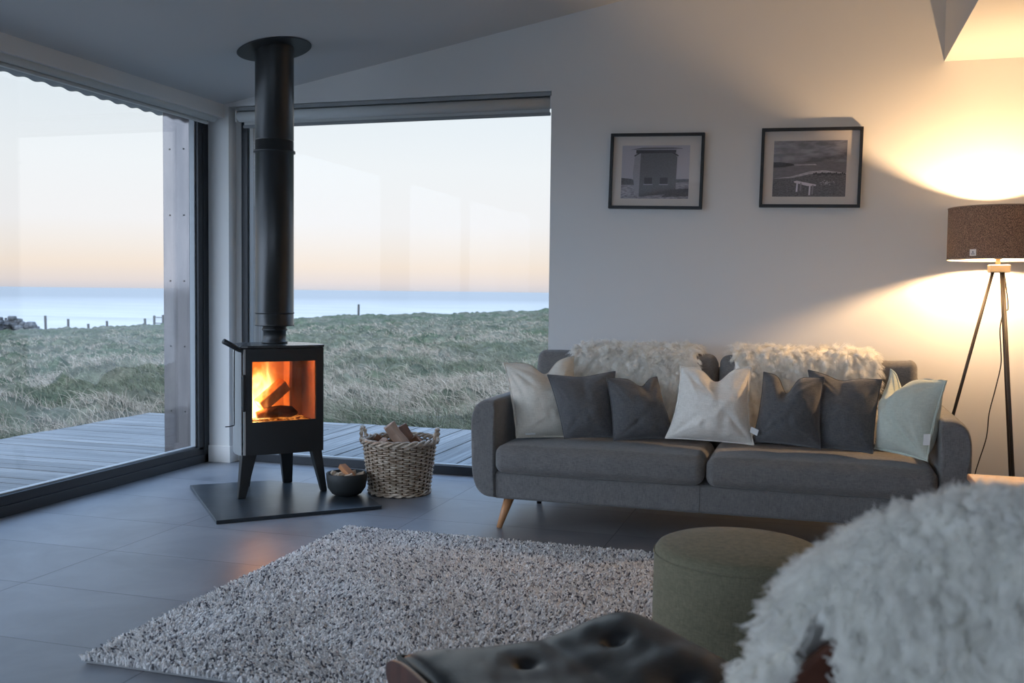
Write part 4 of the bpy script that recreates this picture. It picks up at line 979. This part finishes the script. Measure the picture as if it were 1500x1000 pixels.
        poly([(-.42, -.46), (-.34, -.43), (.2, -.57), (.2, -.62), (-.04, -.62), (-.4, -.50)], wh, 7)
        for (x, z0, z1, m) in ((-.35, -.83, -.48, wh), (-.25, -.8, -.5, sd), (.0, -.95, -.58, wh), (.08, -.92, -.58, sd)): poly([(x, z0), (x + .045, z0), (x + .055, z1), (x + .01, z1)], m, 7)
    g.obj('photo_print', mats, t)
    g = G(); bar(-w2 + fb, w2 - fb, -h2 + fb, h2 - fb, .019, .021); g.obj('picture_glass', PGLASS, t)
picture((-1.195, YB, 2.158), (-.637, YB, 2.145), (-1.199, YB, 1.711), 'black framed photograph of a square stone tower with two small windows', 0)
picture((-.312, YB, 2.157), (.2415, YB, 2.147), (-.314, YB, 1.706), 'black framed photograph of a white bench above a rocky shore', 1)

# ------------------------------------------------------------------ lamp
lx, ly = .90, 5.62
lm = thing('tripod_floor_lamp', (lx, ly, 0), 'lit tripod floor lamp with a dark grey drum shade behind the right sofa arm', 'lamp')
def shade_mat():
    N = NT('shade_cloth'); tc = N.n('ShaderNodeTexCoord'); mp = N.n('ShaderNodeMapping'); N.l(tc.outputs['Object'], mp.inputs[0]); mp.inputs['Scale'].default_value = (1, 1, 1)
    n1 = N.n('ShaderNodeTexNoise'); n1.inputs['Scale'].default_value = 330; n1.inputs['Detail'].default_value = 2; N.l(mp.outputs[0], n1.inputs[0])
    rp = N.n('ShaderNodeValToRGB'); rp.color_ramp.elements[0].position = .4; rp.color_ramp.elements[1].position = .62; rp.color_ramp.elements[0].color = srgb(84, 82, 80); rp.color_ramp.elements[1].color = srgb(146, 140, 130); N.l(n1.outputs[0], rp.inputs[0])
    d = N.n('ShaderNodeBsdfDiffuse'); N.l(rp.outputs[0], d.inputs[0]); t = N.n('ShaderNodeBsdfTranslucent'); 
    r2 = N.n('ShaderNodeValToRGB'); r2.color_ramp.elements[0].position = .45; r2.color_ramp.elements[1].position = .68; r2.color_ramp.elements[0].color = (.02, .012, .007, 1); r2.color_ramp.elements[1].color = (.2, .12, .07, 1); N.l(n1.outputs[0], r2.inputs[0]); N.l(r2.outputs[0], t.inputs[0])
    m = N.n('ShaderNodeMixShader'); m.inputs[0].default_value = .14; N.l(d.outputs[0], m.inputs[1]); N.l(t.outputs[0], m.inputs[2]); N.l(m.outputs[0], N.out.inputs[0])
    return N.m
SH = shade_mat(); LIN_ = mat('shade_trim', srgb(150, 142, 130), .9)
zr0, zr1, rs = 1.392, 1.655, .243
g = G(); n = 96; V = [(lx + rs * math.cos(2 * math.pi * k / n), ly + rs * math.sin(2 * math.pi * k / n), z) for z in (zr0, zr1) for k in range(n)]
g.add(V, [(k, (k + 1) % n, (k + 1) % n + n, k + n) for k in range(n)]); sh = g.obj('lamp_shade', SH, lm, smooth=True)
LNN = NT('shade_lining'); d_ = LNN.n('ShaderNodeBsdfDiffuse'); d_.inputs[0].default_value = srgb(236, 230, 218); t_ = LNN.n('ShaderNodeBsdfTranslucent'); t_.inputs[0].default_value = srgb(236, 226, 208)
m_ = LNN.n('ShaderNodeMixShader'); m_.inputs[0].default_value = .22; LNN.l(d_.outputs[0], m_.inputs[1]); LNN.l(t_.outputs[0], m_.inputs[2]); LNN.l(m_.outputs[0], LNN.out.inputs[0])
g = G(); V = [(lx + (rs - .002) * math.cos(2 * math.pi * k / n), ly + (rs - .002) * math.sin(2 * math.pi * k / n), z) for z in (zr0, zr1) for k in range(n)]
g.add(V, [(k, (k + 1) % n, (k + 1) % n + n, k + n) for k in range(n)]); g.obj('lining', LNN.m, sh, smooth=True)
for z in (zr0, zr1):
    g = G(); g.tube([(lx + rs * math.cos(2 * math.pi * k / n), ly + rs * math.sin(2 * math.pi * k / n), z) for k in range(n)], .003, 6, closed=True); g.obj('rim_tape', [LIN_], sh, smooth=True)
g = G()
for k in range(3):
    a = 2 * math.pi * k / 3 + .4; g.tube([(lx + .02 * math.cos(a), ly + .02 * math.sin(a), 1.405), (lx + rs * math.cos(a), ly + rs * math.sin(a), 1.397)], .002, 5)
g.obj('shade_spokes', LEGM, lm)
tgp = on_y(1421.5, 369.5, 5.405); dv = np.array([tgp[0] - lx, tgp[1] - ly]); dv = dv / np.linalg.norm(dv); tx = np.array([-dv[1], dv[0]])
if tx[0] < 0: tx = -tx
pc = np.array([lx, ly]) + dv * (rs + .0015); hs = .0165
g = G(); q = lambda a, z, o=0: (pc[0] + tx[0] * a + dv[0] * o, pc[1] + tx[1] * a + dv[1] * o, tgp[2] + z)
g.add([q(-hs, -hs), q(hs, -hs), q(hs, hs), q(-hs, hs), q(-hs, -hs, .001), q(hs, -hs, .001), q(hs, hs, .001), q(-hs, hs, .001)], [(0, 1, 2, 3), (4, 5, 6, 7), (0, 1, 5, 4), (1, 2, 6, 5), (2, 3, 7, 6), (3, 0, 4, 7)], 0)
g.add([q(-.006, -.001, .0014), q(.006, -.001, .0014), q(0, .009, .0014)], [(0, 1, 2)], 1)
g.add([q(-.009, -.009, .0014), q(.009, -.009, .0014), q(.009, -.005, .0014), q(-.009, -.005, .0014)], [(0, 1, 2, 3)], 1)
o = g.obj('shade_label', [TAG, mat('label_print', srgb(120, 122, 124), .8)], sh); o['label'] = 'small white square label with a grey triangle mark'
g = G(); V, Fc = rbox((lx + .005, ly, 1.347), (.047, .047, .02), .006, 2); g.add(V, Fc); g.obj('hub', HUB, lm, smooth=True)
g = G(); g.tube([(lx, ly, 1.365), (lx, ly, 1.40)], .012, 14); g.tube([(lx, ly, 1.395), (lx, ly, 1.46)], .019, 16); g.obj('bulb_holder', HUB, lm, smooth=True)
BU = NT('lit_bulb'); e = BU.n('ShaderNodeEmission'); e.inputs[0].default_value = (1, .635, .33, 1); e.inputs[1].default_value = 2850; BU.l(e.outputs[0], BU.out.inputs[0])
g = G(); g.lathe([(.001, 1.461), (.014, 1.463), (.02, 1.475), (.027, 1.49), (.027, 1.502), (.018, 1.516), (.001, 1.521)], (lx, ly), 20); g.obj('bulb', BU.m, lm, smooth=True)
for (tx_, ty_, fx_, fy_) in ((lx - .022, ly, on_y(1395, 608, 5.70)[0] - .115, 5.76), (lx + .022, ly - .01, on_y(1489, 776, 5.42)[0], 5.42), (lx + .02, ly + .02, lx + .155, ly + .25)):
    g = G(); g.tube([(tx_, ty_, 1.335), (fx_, fy_, 0)], .0085, 12); g.obj('leg', LEGM, lm, smooth=True)
cp = [(lx + .03, ly, 1.33), (lx + .06, ly + .03, 1.15)] + [tuple(on_y(*p)) for p in ((1471, 455, 5.66), (1465, 480, 5.66), (1466, 510, 5.67), (1466, 535, 5.68), (1458, 570, 5.72), (1449, 605, 5.76), (1445, 640, 5.80), (1434, 675, 5.84), (1428, 695, 5.86))] 
cp += [(cp[-1][0] - .03, 5.88, .05), (cp[-1][0] - .1, 5.9, .008), (cp[-1][0] - .5, 5.9, .008)]
g = G(); g.tube(catmull(cp, 6), .0032, 6); g.obj('power_cord', CORD, lm, smooth=True)

# ------------------------------------------------------------------ side table, pouf
ta = thing('side_table', (.95, 4.15, 0), 'pale wooden side table between the sofa arm and the sheepskin chair', 'table')
V, Fc = rbox((.96, 4.06, .487), (.36, .225, .0125), .006, 3); mesh('table_top', V, Fc, TABLEW, ta)
for sx in (-1, 1):
    for sy in (-1, 1):
        g = G(); g.tube([(.96 + sx * .3, 4.06 + sy * .17, .475), (.96 + sx * .33, 4.06 + sy * .2, 0)], [.018, .012], 12); g.obj('leg', LEGW, ta, smooth=True)
pcx, pcy = -.205, 3.155
po = thing('round_pouf', (pcx, pcy, .03), 'olive green drum shaped pouf standing on the rug', 'pouf')
zt = .42; rp_ = .262
g = G(); g.lathe([(0, .034), (rp_ - .01, .034), (rp_, .045), (rp_ + .002, .2), (rp_, zt - .035), (rp_ - .004, zt - .02), (rp_ - .012, zt - .008), (rp_ - .03, zt), (rp_ * .5, zt + .006), (0, zt + .008)], (pcx, pcy), 96)
g.obj('upholstered_drum', POUF, po, smooth=True)
g = G(); g.tube([(pcx + (rp_ + .0005) * math.cos(2 * math.pi * k / 96), pcy + (rp_ + .0005) * math.sin(2 * math.pi * k / 96), zt - .03) for k in range(96)], .0028, 6, closed=True); g.obj('seam_piping', POUF, po, smooth=True)

# ------------------------------------------------------------------ leather ottoman
oc_ = np.array([-.455, 2.0]); e1 = np.array([.74, .673]); e2 = np.array([.673, -.74])
ot = thing('leather_ottoman', (oc_[0], oc_[1], 0), 'black leather button tufted ottoman with a curved walnut shell', 'ottoman')
HL, HW = .305, .275
nu, nv = 90, 70
s1 = np.linspace(-1, 1, nu); s2 = np.linspace(-1, 1, nv); U, W = np.meshgrid(s1, s2)
arc = lambda u: .035 * u ** 2 + .022 * np.exp(-((u - .7) / .35) ** 2)
def oz(U, W):
    edge = (1 - np.abs(U) ** 9).clip(0) ** .5 * (1 - np.abs(W) ** 6).clip(0) ** .5
    z = .355 + arc(U) + .052 * edge
    for (bu, bw_) in ((-.24, .62), (.50, .62), (-.24, -.36), (.50, -.36)):
        d2 = ((U - bu) * HL) ** 2 + ((W - bw_) * HW) ** 2
        z = z - .022 * np.exp(-d2 / .00035) - .010 * np.exp(-d2 / .004)
    z = z - .006 * np.exp(-((U - .13) * HL / .03) ** 2) * edge - .004 * np.exp(-((W) * HW / .05) ** 2) * edge
    z = z + .004 * (vnoise2(U * 9 + 3 * W, W * 4) - .5) * edge
    return z
Zt = oz(U, W); hw = HW * (1 - .08 * np.abs(U) ** 3)
XX = oc_[0] + e1[0] * HL * U + e2[0] * hw * W; YY = oc_[1] + e1[1] * HL * U + e2[1] * hw * W
Vt = np.stack([XX, YY, Zt], -1).reshape(-1, 3); Vb = np.stack([XX, YY, .352 + arc(U)], -1).reshape(-1, 3); n = nu * nv; idx = np.arange(n).reshape(nv, nu)
Fc = [tuple(x) for x in np.stack([idx[:-1, :-1], idx[:-1, 1:], idx[1:, 1:], idx[1:, :-1]], -1).reshape(-1, 4)]
Fc += [tuple(int(i) + n for i in f[::-1]) for f in Fc]
bd = list(idx[0, :]) + list(idx[1:, -1]) + list(idx[-1, -2::-1]) + list(idx[-2:0:-1, 0])
Fc += [(bd[i], bd[i] + n, bd[(i + 1) % len(bd)] + n, bd[(i + 1) % len(bd)]) for i in range(len(bd))]
cu = mesh('cushion', np.concatenate([Vt, Vb]), Fc, LEATHER, ot, smooth=True)
g = G(); rim = [Vb[i] + np.array([0, 0, .012]) for i in bd]; g.tube(rim, .006, 8, closed=True); g.obj('piping', LEATHER, cu, smooth=True)
for (bu, bw_) in ((-.24, .62), (.50, .62), (-.24, -.36), (.50, -.36)):
    z = float(oz(np.array([[bu]]), np.array([[bw_]]))[0, 0]); p = oc_ + e1 * HL * bu + e2 * HW * bw_
    V, Fc = rbox((p[0], p[1], z + .003), (.012, .012, .004), .0035, 2); mesh('button', V, Fc, LEATHER, cu, smooth=True)
# shell under it: curls up at both ends
s = np.linspace(-1.04, 1.04, 60); V = []; sh_z = lambda u: .338 + float(arc(np.array(u))) - .10 * max(0, abs(u) - .8) * 0
for u in s:
    for k in range(13):
        wv = -1 + 2 * k / 12; rnd = 1 - .10 * abs(u) ** 6
        p = oc_ + e1 * HL * u + e2 * (HW + .012) * wv * rnd; V.append((p[0], p[1], sh_z(u) - .03 * (1 - min(1, abs(u)) ** 4) * (1 - wv ** 2) + .012 * abs(u) ** 8))
Fc = [(j * 13 + k, j * 13 + k + 1, (j + 1) * 13 + k + 1, (j + 1) * 13 + k) for j in range(59) for k in range(12)]
mesh('shell', V, Fc, WALNUT, ot, smooth=True, solid=.012)
# left end plate: the shell's rounded cheek
V = []; n = 40; cen = oc_ - e1 * (HL + .012)
for o_ in (0, .012):
    for k in range(n):
        a = 2 * math.pi * k / n; ca, sa = math.cos(a), math.sin(a); ex = abs(ca) ** .8 * (1 if ca > 0 else -1); ez = abs(sa) ** .9 * (1 if sa > 0 else -1)
        p = cen + e2 * (HW + .005) * ex - e1 * o_ * .8; V.append((p[0], p[1], .365 + .058 * ez))
Fc = [tuple(range(n)), tuple(range(2 * n - 1, n - 1, -1))] + [(k, k + n, (k + 1) % n + n, (k + 1) % n) for k in range(n)]
mesh('shell_cheek', V, Fc, None, ot, mats=[WALNUT, WALNUTE], fm=[0, 0] + [1] * n, bevel=.003)
g = G(); g.tube([(oc_[0], oc_[1], .31), (oc_[0], oc_[1], .09)], .022, 16); g.obj('pedestal', BLACKLEG, ot, smooth=True)
for k in range(4):
    a = k * math.pi / 2 + .4; g = G(); g.tube([(oc_[0], oc_[1], .10), (oc_[0] + .16 * math.cos(a), oc_[1] + .16 * math.sin(a), .07), (oc_[0] + .24 * math.cos(a), oc_[1] + .24 * math.sin(a), .045)], [.02, .015, .011], 10)
    g.obj('leg', ALU, ot, smooth=True)

# ------------------------------------------------------------------ lounge chair with sheepskin
ca = np.array([.95, .31, 0]); cn = np.array([-.31, .95, 0])      # across the back, and the way the chair faces
cc = np.array([.375, 1.44, 0])
ch = thing('lounge_chair', (cc[0] + cn[0] * .3, cc[1] + cn[1] * .3, 0), 'walnut and leather lounge chair seen from behind under a white sheepskin', 'chair')
name_ = ''
def backsurf(a, h, off):     # a across -1..1, h up 0..1
    x = (.43 if name_ == 'back_shell' else .36) * a; z = .40 + .50 * h
    p = cc + ca * x + cn * (off - .10 * h + .07 * (x / .385) ** 2); return np.array([p[0], p[1], z])
def slabm(name, m, o0, o1, aw, h0, h1, sq=4, parent=ch):
    global name_
    name_ = name; n_ = 40; V = []
    for o_ in (o0, o1):
        for k in range(n_):
            t = 2 * math.pi * k / n_; c_, s_ = math.cos(t), math.sin(t); a = aw * abs(c_) ** (2 / sq) * (1 if c_ > 0 else -1); h = (h0 + h1) / 2 + (h1 - h0) / 2 * abs(s_) ** (2 / sq) * (1 if s_ > 0 else -1)
            V.append(backsurf(a, h, o_))
        V.append(backsurf(0, (h0 + h1) / 2, o_))
    Fc = [(k, (k + 1) % n_, n_) for k in range(n_)] + [((k + 1) % n_ + n_ + 1, k + n_ + 1, 2 * n_ + 1) for k in range(n_)] + [(k, k + n_ + 1, (k + 1) % n_ + n_ + 1, (k + 1) % n_) for k in range(n_)]
    return mesh(name, V, Fc, m, parent, bevel=.006, bseg=2)
slabm('back_shell', WALNUT, -.035, -.02, .99, -.2, .84, 4)
slabm('back_cushion', LEATHER, -.02, .05, .88, .03, .93, 2.8)
c2 = cc + cn * .30; rotc = math.atan2(ca[1], ca[0])
def orient(V, c, zc_):
    return [tuple(np.array([c[0], c[1], zc_]) + ca * v[0] + cn * v[1] + np.array([0, 0, v[2]])) for v in V]
V, Fc = rbox((0, 0, 0), (.33, .29, .055), .04, 6, (0, 0, .015)); mesh('seat_cushion', orient(V, c2, .39), Fc, LEATHER, ch, smooth=True)
V, Fc = rbox((0, 0, 0), (.35, .31, .012), .01, 4); mesh('seat_shell', orient(V, c2, .32), Fc, WALNUT, ch)
for sg in (1,):
    V, Fc = rbox((.37 * sg, 0, 0), (.045, .2, .03), .025, 4); mesh('armrest', orient(V, c2, .52), Fc, LEATHER, ch, smooth=True)
    V, Fc = rbox((.37 * sg, 0, 0), (.012, .05, .08), .006, 2); mesh('arm_support', orient(V, c2, .42), Fc, ALU, ch)
g = G(); g.tube([(c2[0], c2[1], .31), (c2[0], c2[1], .08)], .025, 16); g.obj('pedestal', BLACKLEG, ch, smooth=True)
for k in range(5):
    a = k * 2 * math.pi / 5; g = G(); g.tube([(c2[0], c2[1], .09), (c2[0] + .3 * math.cos(a), c2[1] + .3 * math.sin(a), .03)], [.02, .012], 10); g.obj('leg', ALU, ch, smooth=True)
# the sheepskin draped over it
sk = thing('sheepskin_throw', (cc[0], cc[1], .9), 'large white sheepskin draped over the lounge chair back in the foreground', 'sheepskin')
def skin_pt(a, v):          # v: -1 camera side hem .. 0 top .. 1 front hem
    # rounded shoulders at the ends of the back
    top = .95 - .11 * abs(a) ** 4
    hgt = .5 if v < 0 else .36
    ang = v * math.pi
    if abs(v) < .22: t = v / .22 * math.pi / 2; off = .02 + .075 * math.sin(t); z = top + .05 * math.cos(t) - .05
    else: sgn = 1 if v > 0 else -1; q = (abs(v) - .22) / .78; off = .02 + sgn * (.075 + .03 * q); z = top - .05 - hgt * q
    off = -.03 + (off + .03) * (1 - .8 * abs(a) ** 5)
    hrel = (z - .40) / .50
    p = cc + ca * (.385 * a - .10 * max(0, -a) ** 2 * np.clip((.90 - z) / .25, 0, 1.2)) + cn * (off - .10 * min(hrel, 1) + .07 * a * a); return np.array([p[0], p[1], z])
nu, nv = 50, 60; Pg = np.zeros((nv, nu, 3))
for j in range(nv):
    for i in range(nu): Pg[j, i] = skin_pt(-1 + 2 * i / (nu - 1), -1 + 2 * j / (nv - 1))
du_ = np.gradient(Pg, axis=1); dv_ = np.gradient(Pg, axis=0); Ng = np.cross(du_, dv_); Ng /= np.linalg.norm(Ng, axis=2)[..., None] + 1e-9
ce = Pg.mean((0, 1)); 
if np.sum(Ng[nv // 2, nu // 2] * np.array([0, 0, 1])) < 0: Ng = -Ng
def in_gap(p):
    # the slit in the hide that bares the walnut shell
    v = p - CAM; dp = v @ fw; X_ = 750 + F * (v @ RT) / dp; Y_ = 500 - F * (v @ UP) / dp
    return (Y_ > 878) & (np.abs(X_ - 1194) < 9 + (Y_ - 878) * .36)
idx = np.arange(nv * nu).reshape(nv, nu); Fq = np.stack([idx[:-1, :-1], idx[:-1, 1:], idx[1:, 1:], idx[1:, :-1]], -1).reshape(-1, 4)
Pf = Pg.reshape(-1, 3); cenf = Pf[Fq].mean(1); camside = np.repeat(np.arange(nv - 1), nu - 1) < nv * .5
keep = ~(np.array([in_gap(c) for c in cenf]) & camside)
mesh('hide', Pf, Fq[keep], PELT, sk, smooth=True, solid=.006)
r_ = np.random.default_rng(5); n = 7500; jj = r_.uniform(0, nv - 1.01, n); i2 = r_.uniform(0, nu - 1.01, n); i2[: n // 8] = r_.uniform(0, nu * .12, n // 8); j0 = jj.astype(int); i0 = i2.astype(int)
rt_ = Pg[j0, i0] + (Pg[j0, i0 + 1] - Pg[j0, i0]) * (i2 - i0)[:, None] + (Pg[j0 + 1, i0] - Pg[j0, i0]) * (jj - j0)[:, None]; nn_ = Ng[j0, i0].copy()
e = (i2 / (nu - 1) - .5) * 2; nn_ += ca[None] * (np.sign(e) * np.clip(np.abs(e) - .9, 0, 1) * 6)[:, None]; nn_ /= np.linalg.norm(nn_, axis=1)[:, None]
k_ = ~(np.array([in_gap(p) for p in rt_]) & (jj < nv * .5)); rt_, nn_ = rt_[k_], nn_[k_]
fleece('fleece', rt_, nn_, sk, FURW, .038, 26, .010, base=np.array([.98, .97, .93]), down=.35, seed=9, rad0=.0007, curl=.004)

# ------------------------------------------------------------------ sky
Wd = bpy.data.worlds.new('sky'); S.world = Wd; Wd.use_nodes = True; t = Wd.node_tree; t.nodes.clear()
o = t.nodes.new('ShaderNodeOutputWorld'); bg = t.nodes.new('ShaderNodeBackground'); tc = t.nodes.new('ShaderNodeTexCoord'); sp = t.nodes.new('ShaderNodeSeparateXYZ')
t.links.new(tc.outputs['Generated'], sp.inputs[0]); rp = t.nodes.new('ShaderNodeValToRGB'); t.links.new(sp.outputs[2], rp.inputs[0])
def wm(op, a, b, cl=False):
    n = t.nodes.new('ShaderNodeMath'); n.operation = op; n.use_clamp = cl
    for i, v in enumerate((a, b)):
        if hasattr(v, 'links'): t.links.new(v, n.inputs[i])
        else: n.inputs[i].default_value = v
    return n.outputs[0]
els = rp.color_ramp.elements
stops = [(0.0, (214, 212, 218)), (.007, (232, 222, 219)), (.022, (247, 232, 217)), (.042, (247, 240, 233)), (.065, (246, 246, 247)), (.12, (243, 248, 251)), (.2, (230, 242, 250)), (.33, (202, 226, 243)), (.5, (158, 196, 243)), (1.0, (134, 182, 240))]
els[0].position = stops[0][0]; els[0].color = srgb(*stops[0][1]); els[1].position = 1; els[1].color = srgb(*stops[-1][1])
for p, c in stops[1:-1]: q = els.new(p); q.color = srgb(*c)
rm = wm('MULTIPLY', sp.outputs[1], -2.5, True)
mxr = t.nodes.new('ShaderNodeMix'); mxr.data_type = 'RGBA'; t.links.new(rm, mxr.inputs[0]); t.links.new(rp.outputs[0], mxr.inputs[6]); mxr.inputs[7].default_value = srgb(190, 208, 232)
t.links.new(mxr.outputs[2], bg.inputs[0]); 
hi = wm('MULTIPLY', wm('SUBTRACT', sp.outputs[2], .36), 3.0, True); hi = wm('MULTIPLY', hi, 3.5)      # overhead sky boosted past a real dusk level to light the room
rear = wm('MULTIPLY', wm('MULTIPLY', sp.outputs[1], -1.6, True), 5.0)                                     # extra gain added to the sky behind the house as room fill
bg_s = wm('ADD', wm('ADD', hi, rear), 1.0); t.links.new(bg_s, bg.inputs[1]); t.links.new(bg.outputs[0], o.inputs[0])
